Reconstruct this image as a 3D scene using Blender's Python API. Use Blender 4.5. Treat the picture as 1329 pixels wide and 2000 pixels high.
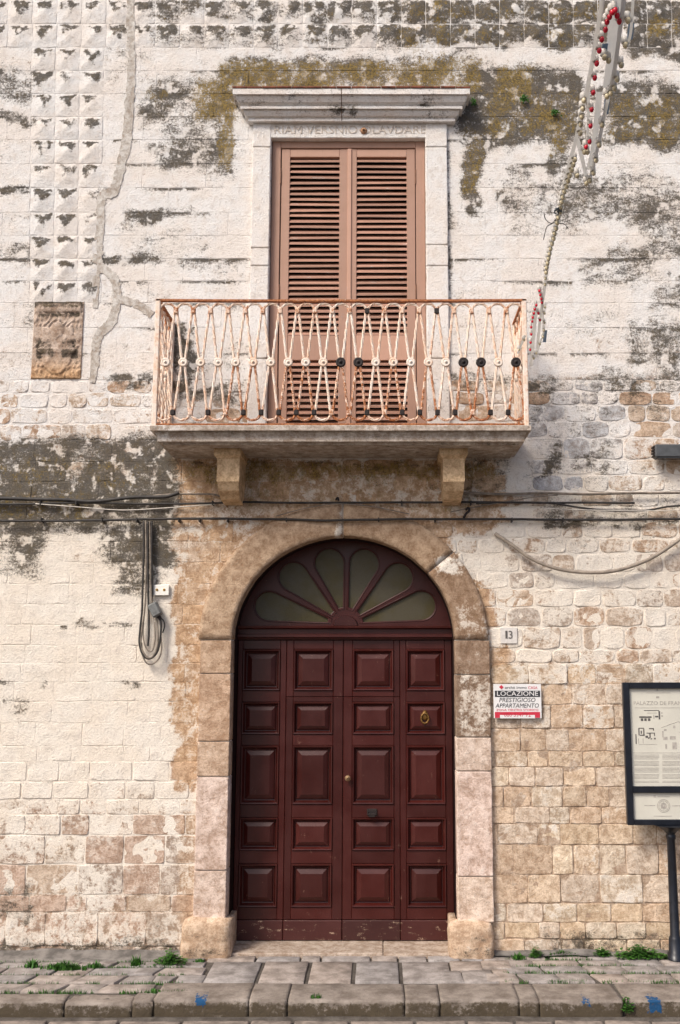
import bpy, bmesh, math, random
import numpy as np
from mathutils import Vector, Matrix, noise as mnoise

random.seed(7)
for o in list(bpy.data.objects):
    bpy.data.objects.remove(o, do_unlink=True)
scene = bpy.context.scene
COL = scene.collection

# ------------------------------------------------------------------ camera
F = 1944.0                      # focal length in photo pixels (photo 1329 x 2000)
PITCH = math.atan(290.0 / F)
CAMD, CAMH = 8.9, 2.456
CX, CY = 745.0, 1000.0
CAMX = 0.365
cam_d = bpy.data.cameras.new('camera')
cam = bpy.data.objects.new('camera', cam_d)
COL.objects.link(cam)
cam.location = (CAMX, -CAMD, CAMH)
cam.rotation_euler = (math.pi / 2 + PITCH, 0, 0)
cam_d.sensor_fit = 'VERTICAL'
cam_d.sensor_height = 36.0
cam_d.lens = F / 2000.0 * 36.0
cam_d.shift_x = -(CX - 664.5) / 2000.0
cam_d.clip_end = 500
scene.camera = cam
scene.cycles.max_bounces = 6
scene.cycles.diffuse_bounces = 3
scene.cycles.glossy_bounces = 2
scene.cycles.transmission_bounces = 4
scene.render.resolution_x, scene.render.resolution_y = 680, 1024

# ------------------------------------------------------------------ light
SUN_EL, SUN_AZ = math.radians(46), math.radians(-42)     # azimuth measured from -Y (behind camera) towards +X
world = bpy.data.worlds.new('World')
scene.world = world
world.use_nodes = True
wn = world.node_tree
wn.nodes.clear()
w_out = wn.nodes.new('ShaderNodeOutputWorld')
w_bg = wn.nodes.new('ShaderNodeBackground')
w_sky = wn.nodes.new('ShaderNodeTexSky')
w_sky.sky_type = 'NISHITA'
w_sky.sun_disc = False
w_sky.sun_elevation = SUN_EL
w_sky.sun_rotation = math.pi - SUN_AZ
w_sky.air_density = 0.7
w_sky.dust_density = 4.0
w_sky.ozone_density = 0.6
w_bg.inputs['Strength'].default_value = 0.092
wn.links.new(w_sky.outputs[0], w_bg.inputs[0])
wn.links.new(w_bg.outputs[0], w_out.inputs[0])
sun_d = bpy.data.lights.new('sun', 'SUN')
sun_d.energy = 1.5
sun_d.angle = math.radians(16)
sun_d.color = (1.0, 0.935, 0.845)
sun = bpy.data.objects.new('sun', sun_d)
COL.objects.link(sun)
sdir = Vector((math.sin(SUN_AZ) * math.cos(SUN_EL), -math.cos(SUN_AZ) * math.cos(SUN_EL), math.sin(SUN_EL)))
sun.rotation_euler = sdir.to_track_quat('Z', 'Y').to_euler()
sun.location = (-6, -8, 12)
vs = scene.view_settings
vs.view_transform = 'Standard'
vs.look = 'None'
vs.exposure = 0.93
vs.gamma = 1.0
vs.use_curve_mapping = False

# ------------------------------------------------------------------ helpers
CP, SP = math.cos(PITCH), math.sin(PITCH)

def ray(px, py):
    a, b = (px - CX) / F, -(py - CY) / F
    return Vector((a, CP - b * SP, SP + b * CP))

def at(px, py, Y=0.0):
    d = ray(px, py)
    t = (Y + CAMD) / d.y
    return Vector((CAMX + d.x * t, Y, CAMH + d.z * t))

def gnd(px, py, z=0.0):
    d = ray(px, py)
    t = (z - CAMH) / d.z
    return Vector((CAMX + d.x * t, -CAMD + d.y * t, z))

def atdepth(px, py, depth):
    d = ray(px, py)
    return Vector((CAMX, -CAMD, CAMH)) + d * depth

def proj(x, y, z):
    rx, ry, rz = x - CAMX, y + CAMD, z - CAMH
    dep = ry * CP + rz * SP
    up = -ry * SP + rz * CP
    return CX + F * rx / dep, CY - F * up / dep

WL = {}

def mk(name, verts, faces, mat, parent=None, smooth=False, attrs=None, origin=None):
    V = np.asarray([tuple(v) for v in verts], dtype=float)
    lo, hi = V.min(0), V.max(0)
    c = np.array([(lo[0] + hi[0]) / 2, (lo[1] + hi[1]) / 2, lo[2]]) if origin is None else np.array(origin)
    me = bpy.data.meshes.new(name)
    me.from_pydata((V - c).tolist(), [], [tuple(f) for f in faces])
    me.update()
    if smooth:
        me.polygons.foreach_set('use_smooth', [True] * len(me.polygons))
    if mat is not None:
        me.materials.append(mat)
    if attrs:
        for k, arr in attrs.items():
            arr = np.asarray(arr, dtype=np.float32)
            if arr.ndim == 2:
                a = me.attributes.new(k, 'FLOAT_VECTOR', 'POINT')
                a.data.foreach_set('vector', arr.ravel())
            else:
                a = me.attributes.new(k, 'FLOAT', 'POINT')
                a.data.foreach_set('value', arr.ravel())
    o = bpy.data.objects.new(name, me)
    COL.objects.link(o)
    p = np.zeros(3)
    if parent is not None:
        o.parent = parent
        p = WL[parent.name]
    o.location = tuple(c - p)
    WL[o.name] = c
    return o

def empty(name, loc, label=None, cat=None, group=None):
    o = bpy.data.objects.new(name, None)
    COL.objects.link(o)
    o.location = loc
    o.empty_display_size = 0.2
    WL[o.name] = np.array(loc, dtype=float)
    if label:
        tag(o, label, cat, group)
    return o

def tag(o, label=None, cat=None, group=None, kind=None):
    if label: o['label'] = label
    if cat: o['category'] = cat
    if group: o['group'] = group
    if kind: o['kind'] = kind
    return o

def box_vf(x0, x1, y0, y1, z0, z1, bev=0.0):
    if bev <= 0:
        v = [(x, y, z) for x in (x0, x1) for y in (y0, y1) for z in (z0, z1)]
        f = [(0, 1, 3, 2), (4, 6, 7, 5), (0, 4, 5, 1), (2, 3, 7, 6), (0, 2, 6, 4), (1, 5, 7, 3)]
        return v, f
    bm = bmesh.new()
    bmesh.ops.create_cube(bm, size=1)
    for vv in bm.verts:
        vv.co = Vector(((x0 + x1) / 2 + vv.co.x * (x1 - x0), (y0 + y1) / 2 + vv.co.y * (y1 - y0), (z0 + z1) / 2 + vv.co.z * (z1 - z0)))
    bmesh.ops.bevel(bm, geom=bm.edges[:], offset=bev, segments=1, affect='EDGES')
    v = [tuple(a.co) for a in bm.verts]
    bm.verts.index_update()
    f = [[a.index for a in fc.verts] for fc in bm.faces]
    bm.free()
    return v, f

def tube_vf(pts, r, seg=6, twist=0.0, square=False, closed=False, cap=True):
    pts = [Vector(p) for p in pts]
    n = len(pts)
    V, Fc = [], []
    ref = Vector((0, 1, 0.01))
    for i, p in enumerate(pts):
        if closed:
            t = pts[(i + 1) % n] - pts[i - 1]
        else:
            t = pts[min(i + 1, n - 1)] - pts[max(i - 1, 0)]
        if t.length < 1e-9: t = Vector((0, 0, 1))
        t.normalize()
        a = t.cross(ref)
        if a.length < 1e-3: a = t.cross(Vector((1, 0, 0)))
        a.normalize()
        b = a.cross(t).normalized()
        rr = r[i] if isinstance(r, (list, tuple)) else r
        for k in range(seg):
            an = 2 * math.pi * k / seg + twist * i
            V.append(p + a * (math.cos(an) * rr) + b * (math.sin(an) * rr))
    m = n if closed else n - 1
    for i in range(m):
        for k in range(seg):
            j = (i + 1) % n
            Fc.append((i * seg + k, i * seg + (k + 1) % seg, j * seg + (k + 1) % seg, j * seg + k))
    if cap and not closed:
        Fc.append(tuple(range(seg))[::-1])
        Fc.append(tuple((n - 1) * seg + k for k in range(seg)))
    return V, Fc

def join_vf(parts):
    V, Fc = [], []
    for v, f in parts:
        b = len(V)
        V += [tuple(a) for a in v]
        Fc += [tuple(i + b for i in fc) for fc in f]
    return V, Fc

def lathe_vf(profile, center, axis='y', seg=14):
    """profile list of (r, h) ; axis y: h along -y (towards camera)"""
    V, Fc = [], []
    c = Vector(center)
    for r, h in profile:
        for k in range(seg):
            a = 2 * math.pi * k / seg
            if axis == 'y':
                V.append(c + Vector((r * math.cos(a), -h, r * math.sin(a))))
            else:
                V.append(c + Vector((r * math.cos(a), r * math.sin(a), h)))
    for i in range(len(profile) - 1):
        for k in range(seg):
            Fc.append((i * seg + k, i * seg + (k + 1) % seg, (i + 1) * seg + (k + 1) % seg, (i + 1) * seg + k))
    Fc.append(tuple(range(seg)))
    Fc.append(tuple((len(profile) - 1) * seg + k for k in range(seg))[::-1])
    return V, Fc

def spline(pts, n=8):
    pts = [Vector(p) for p in pts]
    out = []
    for i in range(len(pts) - 1):
        p0 = pts[max(i - 1, 0)]; p1 = pts[i]; p2 = pts[i + 1]; p3 = pts[min(i + 2, len(pts) - 1)]
        for k in range(n):
            t = k / n
            out.append(0.5 * ((2 * p1) + (p2 - p0) * t + (2 * p0 - 5 * p1 + 4 * p2 - p3) * t * t + (3 * p1 - p0 - 3 * p2 + p3) * t ** 3))
    out.append(pts[-1])
    return out

def fbm(x, y, z=0.0, o=3):
    s, a, t = 0.0, 1.0, 0.0
    p = Vector((x, y, z))
    for _ in range(o):
        s += a * mnoise.noise(p)
        t += a
        a *= 0.5
        p = p * 2.03
    return s / t

def sstep(a, b, x):
    t = np.clip((x - a) / (b - a), 0, 1)
    return t * t * (3 - 2 * t)

# ------------------------------------------------------------------ materials
class NT:
    def __init__(self, name):
        self.m = bpy.data.materials.new(name)
        self.m.use_nodes = True
        self.t = self.m.node_tree
        self.t.nodes.clear()
        self.out = self.t.nodes.new('ShaderNodeOutputMaterial')
        self.b = self.t.nodes.new('ShaderNodeBsdfPrincipled')
        self.t.links.new(self.b.outputs[0], self.out.inputs[0])
        self._pos = None
    def link(self, sock, v):
        if hasattr(v, 'is_output') or isinstance(v, bpy.types.NodeSocket):
            self.t.links.new(v, sock)
        else:
            sock.default_value = v
    def pos(self):
        if self._pos is None:
            self._pos = self.t.nodes.new('ShaderNodeNewGeometry').outputs['Position']
        return self._pos
    def noise(self, scale, detail=4, rough=0.6, vec=None, dist=0.0):
        n = self.t.nodes.new('ShaderNodeTexNoise')
        n.inputs['Scale'].default_value = scale
        n.inputs['Detail'].default_value = detail
        n.inputs['Roughness'].default_value = rough
        n.inputs['Distortion'].default_value = dist
        self.t.links.new(vec if vec is not None else self.pos(), n.inputs['Vector'])
        return n.outputs['Fac']
    def scale(self, v, s):
        n = self.t.nodes.new('ShaderNodeVectorMath'); n.operation = 'MULTIPLY'
        self.t.links.new(v, n.inputs[0]); n.inputs[1].default_value = s
        return n.outputs[0]
    def math(self, op, a, b=0.0, clamp=False):
        n = self.t.nodes.new('ShaderNodeMath'); n.operation = op; n.use_clamp = clamp
        self.link(n.inputs[0], a); self.link(n.inputs[1], b)
        return n.outputs[0]
    def ss(self, x, lo, hi, a=0.0, b=1.0):
        n = self.t.nodes.new('ShaderNodeMapRange'); n.interpolation_type = 'SMOOTHSTEP'
        self.link(n.inputs['Value'], x); self.link(n.inputs['From Min'], lo); self.link(n.inputs['From Max'], hi)
        n.inputs['To Min'].default_value = a; n.inputs['To Max'].default_value = b
        return n.outputs[0]
    def mix(self, fac, a, b, blend='MIX'):
        n = self.t.nodes.new('ShaderNodeMix'); n.data_type = 'RGBA'; n.blend_type = blend
        self.link(n.inputs[0], fac)
        for s, v in ((n.inputs[6], a), (n.inputs[7], b)):
            if isinstance(v, (tuple, list)):
                s.default_value = (*v[:3], 1)
            else:
                self.t.links.new(v, s)
        return n.outputs[2]
    def attr(self, name, vec=False):
        n = self.t.nodes.new('ShaderNodeAttribute'); n.attribute_name = name
        return n.outputs['Vector' if vec else 'Fac']
    def bump(self, h, strength, dist):
        n = self.t.nodes.new('ShaderNodeBump')
        n.inputs['Strength'].default_value = strength
        n.inputs['Distance'].default_value = dist
        self.t.links.new(h, n.inputs['Height'])
        self.t.links.new(n.outputs[0], self.b.inputs['Normal'])
    def rand(self):
        return self.t.nodes.new('ShaderNodeObjectInfo').outputs['Random']
    def fin(self, col, rough=0.8, metal=0.0, spec=0.5):
        s = self.b.inputs['Base Color']
        if isinstance(col, (tuple, list)): s.default_value = (*col[:3], 1)
        else: self.t.links.new(col, s)
        self.link(self.b.inputs['Roughness'], rough)
        self.b.inputs['Metallic'].default_value = metal
        self.b.inputs['Specular IOR Level'].default_value = spec
        return self.m

def cover(n, attr, N, soft=0.1):
    """coverage 0..1 against stretched noise N (0..1)"""
    lo = n.math('SUBTRACT', 1.0 + soft, n.math('MULTIPLY', attr, 1.0 + 2 * soft))
    d = n.math('SUBTRACT', N, lo)
    return n.ss(d, -soft, soft)

def masonry_material():
    n = NT('masonry')
    big = n.noise(2.6, 3, 0.6)
    med = n.noise(12, 4, 0.70)
    fin = n.noise(52, 3, 0.74)
    spk = n.noise(190, 2, 0.7)
    W, L, M = n.attr('wash'), n.attr('lichen'), n.attr('moss')
    tint = n.attr('tint', True)
    # stone base
    v = n.ss(n.math('ADD', n.math('MULTIPLY', med, 0.6), n.math('MULTIPLY', fin, 0.4)), 0.36, 0.64)
    dark = n.mix(1.0, tint, (0.66, 0.58, 0.52), 'MULTIPLY')
    lite = n.mix(1.0, tint, (1.27, 1.29, 1.32), 'MULTIPLY')
    stone = n.mix(v, dark, lite)
    pits = n.ss(fin, 0.58, 0.68)
    stone = n.mix(n.math('MULTIPLY', pits, 0.45), stone, n.mix(1.0, dark, (0.7, 0.66, 0.6), 'MULTIPLY'))
    # white wash
    mixn = n.math('ADD', n.math('MULTIPLY', big, 0.25), n.math('ADD', n.math('MULTIPLY', med, 0.47), n.math('MULTIPLY', fin, 0.28)))
    NN = n.math('ADD', n.math('MULTIPLY', n.math('SUBTRACT', mixn, 0.5), 3.4), 0.5, True)
    wm = cover(n, W, NN, 0.22)
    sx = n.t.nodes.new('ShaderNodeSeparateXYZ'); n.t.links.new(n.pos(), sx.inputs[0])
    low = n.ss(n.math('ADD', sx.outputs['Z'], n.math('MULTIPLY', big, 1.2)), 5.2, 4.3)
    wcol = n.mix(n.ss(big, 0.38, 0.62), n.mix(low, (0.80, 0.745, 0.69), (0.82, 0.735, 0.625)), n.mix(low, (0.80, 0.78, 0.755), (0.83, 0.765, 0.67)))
    wcol = n.mix(n.math('MULTIPLY', n.ss(med, 0.48, 0.70), 0.50), wcol, (0.60, 0.525, 0.455))
    wcol = n.mix(n.math('MULTIPLY', n.ss(fin, 0.54, 0.72), 0.55), wcol, (0.47, 0.40, 0.34))
    wcol = n.mix(n.math('MULTIPLY', n.ss(spk, 0.58, 0.74), 0.45), wcol, (0.36, 0.31, 0.27))
    col = n.mix(wm, stone, wcol)
    # lichen: flaky patches with bare holes
    lm = n.noise(13.0, 4, 0.78, n.scale(n.pos(), (0.62, 1, 1.3)))
    ln = n.math('ADD', n.math('MULTIPLY', lm, 0.40), n.math('ADD', n.math('MULTIPLY', fin, 0.32), n.math('MULTIPLY', spk, 0.28)))
    LN = n.math('ADD', n.math('MULTIPLY', n.math('SUBTRACT', ln, 0.5), 4.6), 0.5, True)
    lk = cover(n, L, LN, 0.30)
    lcol = n.mix(n.ss(spk, 0.40, 0.66), (0.024, 0.020, 0.016), (0.12, 0.103, 0.082))
    lcol = n.mix(n.ss(med, 0.42, 0.62), lcol, n.mix(1.0, lcol, (1.1, 0.95, 0.62), 'MULTIPLY'))
    hole = n.ss(n.noise(7.5, 3, 0.6), 0.54, 0.63, 1.0, 0.12)
    lk = n.math('MULTIPLY', lk, hole)
    col = n.mix(n.math('MULTIPLY', lk, 0.92), col, lcol)
    # ochre moss
    mn = n.math('ADD', n.math('MULTIPLY', n.noise(15, 4, 0.75, n.scale(n.pos(), (1.25, 1, 0.8))), 0.6), n.math('ADD', n.math('MULTIPLY', fin, 0.2), n.math('MULTIPLY', spk, 0.2)))
    MN = n.math('ADD', n.math('MULTIPLY', n.math('SUBTRACT', mn, 0.5), 4.0), 0.5, True)
    mk_ = cover(n, M, MN, 0.32)
    mcol = n.mix(n.ss(fin, 0.38, 0.62), (0.085, 0.064, 0.026), (0.33, 0.225, 0.06))
    col = n.mix(n.math('MULTIPLY', mk_, 0.80), col, mcol)
    h = n.math('ADD', n.math('MULTIPLY', med, 0.42), n.math('ADD', n.math('MULTIPLY', fin, 0.50), n.math('MULTIPLY', spk, 0.22)))
    n.bump(h, 0.62, 0.030)
    return n.fin(col, 0.93, 0, 0.15)

def paint_material(name, base, under, chip=0.12, rough=0.45, fade=(1.15, 1.15, 1.2), grain=(1, 1, 0.1), scale=22, spec=0.5, bump=0.25):
    n = NT(name)
    gv = n.scale(n.pos(), grain)
    g = n.noise(scale * 4, 4, 0.6, gv)
    big = n.noise(5, 4, 0.6)
    c = n.mix(n.ss(big, 0.3, 0.7), base, tuple(b * f for b, f in zip(base, fade)))
    c = n.mix(n.math('MULTIPLY', n.ss(g, 0.55, 0.75), 0.35), c, tuple(b * 0.6 for b in base))
    ch = n.math('ADD', n.math('MULTIPLY', n.noise(scale, 5, 0.7, n.scale(n.pos(), (grain[0] * 0.6 + 0.2, 1, grain[2] * 0.6 + 0.4))), 0.7), n.math('MULTIPLY', n.noise(130, 3, 0.6), 0.3))
    cm = n.ss(ch, 0.66 - chip, 0.70 - chip)
    c = n.mix(cm, c, under)
    rv = n.ss(n.rand(), 0.0, 1.0, 0.82, 1.16)
    vm = n.t.nodes.new('ShaderNodeVectorMath'); vm.operation = 'SCALE'
    n.t.links.new(c, vm.inputs[0]); n.t.links.new(rv, vm.inputs['Scale'])
    c = vm.outputs[0]
    n.bump(n.math('SUBTRACT', n.math('MULTIPLY', g, 0.5), n.math('MULTIPLY', cm, 0.5)), bump, 0.006)
    return n.fin(c, n.math('ADD', n.math('MULTIPLY', big, 0.25), rough - 0.12), 0, spec)

def plain(name, col, rough=0.6, metal=0.0, var=0.25, scale=30, spec=0.5, bump=0.1):
    n = NT(name)
    a = n.noise(scale, 5, 0.65)
    c = n.mix(n.ss(a, 0.3, 0.7), tuple(x * (1 - var) for x in col), tuple(min(1, x * (1 + var)) for x in col))
    n.bump(a, bump, 0.004)
    return n.fin(c, rough, metal, spec)

def rusty(name, rust_amt):
    n = NT(name)
    a = n.math('ADD', n.math('MULTIPLY', n.noise(26, 5, 0.7), 0.6), n.math('MULTIPLY', n.noise(110, 4, 0.7), 0.4))
    b = n.noise(60, 4, 0.7)
    paint = n.mix(n.ss(n.noise(9, 3), 0.35, 0.65), (0.78, 0.62, 0.49), (0.80, 0.73, 0.65))
    rust = n.mix(n.ss(b, 0.35, 0.65), (0.50, 0.20, 0.08), (0.20, 0.062, 0.022))
    a = n.math('ADD', a, n.math('MULTIPLY', n.attr('rustadd'), 0.16))
    m = n.ss(a, 0.72 - rust_amt, 0.80 - rust_amt)
    pale = n.ss(a, 0.60 - rust_amt, 0.72 - rust_amt)
    c = n.mix(n.math('MULTIPLY', pale, 0.42), paint, (0.66, 0.33, 0.17))
    c = n.mix(m, c, rust)
    n.bump(a, 0.4, 0.004)
    return n.fin(c, 0.75, 0, 0.3)

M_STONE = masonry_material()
M_DOOR = paint_material('door_paint', (0.044, 0.0062, 0.0044), (0.17, 0.085, 0.06), chip=0.04, rough=0.36, fade=(1.3, 1.8, 2.0), grain=(1, 1, 0.12), spec=0.38)
M_DOORW = paint_material('door_paint_worn', (0.042, 0.0062, 0.0048), (0.34, 0.23, 0.16), chip=0.085, rough=0.5, fade=(1.2, 1.4, 1.4), grain=(0.25, 1, 1))
M_LINING = paint_material('lining_paint', (0.012, 0.0045, 0.004), (0.05, 0.03, 0.02), chip=-0.02, rough=0.6, spec=0.2)
M_SHUT = paint_material('shutter_paint', (0.43, 0.25, 0.175), (0.40, 0.35, 0.33), chip=0.03, rough=0.65, fade=(1.08, 1.1, 1.15), grain=(1, 1, 0.12))
M_SLAT = paint_material('slat_paint', (0.37, 0.20, 0.137), (0.46, 0.40, 0.37), chip=0.055, rough=0.65, fade=(1.15, 1.15, 1.2), grain=(0.1, 1, 1))
M_RUST = rusty('railing_paint', 0.14)
M_RUST2 = rusty('railing_rust', 0.25)
M_RUSTPALE = rusty('railing_pale', 0.085)
M_BLACKIRON = plain('black_iron', (0.012, 0.006, 0.005), 0.7, 0, 0.3)
M_BRASS = plain('aged_brass', (0.22, 0.12, 0.035), 0.45, 0.6, 0.5, 90)
M_KNOB = plain('brass_knob', (0.45, 0.30, 0.17), 0.4, 0.5, 0.3, 90)
M_CABLE = plain('black_cable', (0.030, 0.026, 0.023), 0.65, 0, 0.5, 20)
M_CABLEG = plain('grey_cable', (0.20, 0.165, 0.13), 0.7, 0, 0.4, 20)
M_CABLEW = plain('white_cable', (0.62, 0.57, 0.50), 0.7, 0, 0.2, 20)
M_GREYPL = plain('grey_plastic', (0.16, 0.165, 0.16), 0.6, 0, 0.3, 25)
M_LAMPG = plain('lamp_housing', (0.07, 0.075, 0.08), 0.55, 0, 0.2, 15)
M_BOARD = plain('board_enamel', (0.008, 0.010, 0.016), 0.35, 0, 0.3, 12)
M_PAPER = plain('board_paper', (0.62, 0.60, 0.52), 0.35, 0, 0.05, 5)
M_INK = plain('ink', (0.10, 0.09, 0.085), 0.7, 0, 0.3)
M_INKPALE = plain('pale_ink', (0.40, 0.37, 0.33), 0.7, 0, 0.2)
M_SIGNW = plain('sign_white', (0.74, 0.73, 0.72), 0.4, 0, 0.06, 6)
M_SIGNR = plain('sign_red', (0.55, 0.03, 0.06), 0.4, 0, 0.12)
M_SIGNK = plain('sign_black', (0.035, 0.035, 0.04), 0.4, 0, 0.2)
M_BULBR = plain('red_bulb', (0.60, 0.012, 0.035), 0.18, 0, 0.15)
M_BULBW = plain('cream_bulb', (0.58, 0.50, 0.33), 0.25, 0, 0.2)
M_SOCK = plain('bulb_socket', (0.74, 0.70, 0.64), 0.5, 0, 0.12)
M_STRIP = plain('white_strip', (0.72, 0.71, 0.69), 0.55, 0, 0.1, 12)
def translucent(m, w):
    t = m.node_tree
    bs = [x for x in t.nodes if x.type == 'BSDF_PRINCIPLED'][0]
    tr = t.nodes.new('ShaderNodeBsdfTranslucent'); tr.inputs[0].default_value = (0.9, 0.89, 0.86, 1)
    mx = t.nodes.new('ShaderNodeMixShader'); mx.inputs[0].default_value = w
    t.links.new(bs.outputs[0], mx.inputs[1]); t.links.new(tr.outputs[0], mx.inputs[2])
    t.links.new(mx.outputs[0], [x for x in t.nodes if x.type == 'OUTPUT_MATERIAL'][0].inputs[0])
translucent(M_STRIP, 0.5); translucent(M_SOCK, 0.35)
M_BLUEF = plain('blue_film', (0.20, 0.33, 0.52), 0.4, 0, 0.2)
M_LEAF = None
def leaf_material():
    n = NT('leaf')
    r = n.noise(45, 2)
    c = n.mix(n.ss(r, 0.35, 0.65), (0.022, 0.075, 0.010), (0.06, 0.17, 0.022))
    n.b.inputs['Subsurface Weight'].default_value = 0.0
    return n.fin(c, 0.6, 0, 0.3)
M_LEAF = leaf_material()

def glass_material():
    n = NT('ribbed_glass')
    a = n.noise(120, 4, 0.7)
    b = n.noise(4.5, 3, 0.5)
    c = n.mix(n.ss(b, 0.35, 0.65), (0.092, 0.076, 0.030), (0.105, 0.092, 0.058))
    c = n.mix(n.math('MULTIPLY', n.ss(a, 0.45, 0.7), 0.35), c, (0.05, 0.042, 0.025))
    n.bump(a, 0.35, 0.006)
    n.b.inputs['Transmission Weight'].default_value = 0.15
    return n.fin(c, 0.40, 0, 0.25)
M_GLASS = glass_material()

def paving_material():
    n = NT('paving_stone')
    r = n.rand()
    a = n.noise(7, 6, 0.65)
    f = n.noise(60, 5, 0.7)
    base = n.mix(r, (0.37, 0.31, 0.262), (0.31, 0.292, 0.278))
    c = n.mix(n.ss(a, 0.3, 0.7), n.mix(1.0, base, (0.55, 0.53, 0.52), 'MULTIPLY'), n.mix(1.0, base, (1.18, 1.18, 1.2), 'MULTIPLY'))
    c = n.mix(n.math('MULTIPLY', n.ss(f, 0.56, 0.66), 0.55), c, (0.12, 0.095, 0.075))
    n.bump(n.math('ADD', a, n.math('MULTIPLY', f, 0.6)), 0.6, 0.012)
    return n.fin(c, 0.8, 0, 0.3)
M_PAVE = paving_material()

def kerb_material():
    n = NT('kerb_stone')
    a = n.noise(5, 6, 0.68)
    f = n.noise(45, 5, 0.72)
    c = n.mix(n.ss(a, 0.3, 0.7), (0.15, 0.122, 0.10), (0.33, 0.285, 0.245))
    d = n.attr('dirt')
    dn = n.math('ADD', n.math('MULTIPLY', n.noise(14, 6, 0.7), 0.6), n.math('MULTIPLY', f, 0.4))
    DN = n.math('ADD', n.math('MULTIPLY', n.math('SUBTRACT', dn, 0.5), 2.6), 0.5, True)
    c = n.mix(cover(n, d, DN, 0.2), c, (0.085, 0.066, 0.043))
    c = n.mix(n.math('MULTIPLY', n.ss(f, 0.55, 0.68), 0.5), c, (0.10, 0.08, 0.065))
    pn = n.math('ADD', n.math('MULTIPLY', n.math('SUBTRACT', n.noise(30, 5, 0.7), 0.5), 3.2), 0.5, True)
    c = n.mix(cover(n, n.attr('paint'), pn, 0.1), c, (0.014, 0.07, 0.17))
    n.bump(n.math('ADD', a, n.math('MULTIPLY', f, 0.7)), 0.7, 0.015)
    return n.fin(c, 0.85, 0, 0.25)
M_KERB = kerb_material()

def joint_material():
    n = NT('joint_cement')
    a = n.noise(9, 6, 0.7)
    f = n.noise(80, 4, 0.7)
    c = n.mix(n.ss(a, 0.3, 0.7), (0.06, 0.05, 0.042), (0.13, 0.115, 0.10))
    c = n.mix(n.math('MULTIPLY', n.ss(f, 0.5, 0.7), 0.5), c, (0.05, 0.042, 0.033))
    n.bump(n.math('ADD', a, f), 0.5, 0.01)
    return n.fin(c, 0.9, 0, 0.2)
M_JOINT = joint_material()

M_FILLET = plain('fillet_cement', (0.17, 0.155, 0.14), 0.9, 0, 0.4, 9, 0.2, 0.6)
def cement_material():
    n = NT('cement_fill')
    a = n.noise(16, 5, 0.65)
    f = n.noise(120, 3, 0.7)
    c = n.mix(n.ss(a, 0.3, 0.7), (0.46, 0.425, 0.385), (0.53, 0.495, 0.45))
    n.bump(n.math('ADD', a, n.math('MULTIPLY', f, 0.3)), 0.25, 0.006)
    return n.fin(c, 0.9, 0, 0.2)
M_CEM = cement_material()

# ------------------------------------------------------------------ weathering and painted shade maps (photo-pixel wall layout)
# (x0,y0,x1,y1,feather,value)
LICHEN_SHADE = [
    (0, 868, 335, 1010, 26, .66), (0, 1000, 70, 1060, 40, .60), (0, 1060, 60, 1110, 40, .42), (215, 1000, 325, 1090, 28, .62), (245, 1060, 300, 1150, 28, .50),
    (90, 1010, 200, 1030, 22, .52), (0, 865, 330, 900, 14, .60),
    (915, 150, 1120, 262, 30, .62), (1185, 178, 1329, 270, 25, .60), (1100, 190, 1190, 270, 25, .42), (914, 250, 936, 420, 12, .55), (1075, 270, 1098, 330, 16, .60),
    (995, 330, 1030, 355, 16, .45), (780, 8, 1329, 38, 10, .62), (780, 52, 1180, 84, 10, .60), (1240, 40, 1329, 110, 20, .62),
    (290, 165, 450, 235, 26, .45), (340, 240, 450, 320, 26, .42), (300, 288, 440, 326, 12, .42), (440, 120, 930, 172, 18, .48), (300, 10, 780, 32, 10, .45), (300, 60, 780, 84, 10, .38),
    (1100, 350, 1260, 420, 26, .36), (1260, 370, 1329, 470, 26, .40), (1180, 480, 1329, 500, 14, .45), (1150, 505, 1270, 552, 14, .36), (990, 370, 1070, 410, 16, .40),
    (1280, 540, 1329, 600, 20, .36), (1230, 640, 1329, 695, 18, .40), (1300, 690, 1329, 740, 14, .40), (1000, 415, 1040, 450, 12, .30),
    (340, 640, 372, 760, 12, .55), (352, 755, 470, 780, 10, .48), (350, 770, 500, 830, 24, .28), (215, 738, 305, 752, 8, .52), (190, 750, 300, 800, 20, .22), (860, 735, 1010, 770, 14, .34),
    (1030, 742, 1329, 764, 10, .42), (1040, 770, 1300, 800, 14, .30), (1050, 800, 1200, 935, 30, .26), (1070, 862, 1090, 890, 10, .5), (1065, 895, 1095, 925, 10, .55), (1125, 895, 1165, 920, 12, .45), (1180, 730, 1310, 770, 14, .30),
    (190, 500, 300, 512, 8, .5), (250, 415, 370, 424, 8, .45), (0, 363, 60, 372, 7, .55), (0, 225, 60, 236, 7, .5), (0, 140, 60, 190, 16, .34), (0, 480, 50, 512, 12, .34), (255, 460, 400, 510, 20, .22),
    (150, 1217, 250, 1225, 5, .5), (75, 1328, 90, 1335, 5, .4), (225, 1328, 265, 1338, 6, .45), (15, 1365, 55, 1390, 9, .34), (0, 1328, 15, 1345, 6, .45), (115, 1217, 135, 1224, 5, .42),
    (1080, 1012, 1329, 1026, 8, .46), (1060, 980, 1160, 1012, 14, .32), (1190, 970, 1329, 1010, 16, .30), (1080, 1045, 1160, 1075, 14, .24), (1230, 1045, 1300, 1056, 8, .3),
    (370, 905, 960, 916, 8, .40), (370, 918, 960, 975, 18, .22), (920, 890, 985, 975, 12, .34), (0, 1846, 380, 1875, 10, .46), (0, 1745, 60, 1790, 18, .40), (0, 1790, 380, 1840, 25, .16),
    (1060, 1825, 1329, 1862, 14, .40), (1100, 1300, 1329, 1860, 40, .04), (868, 300, 880, 600, 6, .45), (460, 650, 545, 830, 25, .16),  # thin strip right of window surround: shadowed gap painted dark, no lichen
]
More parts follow.
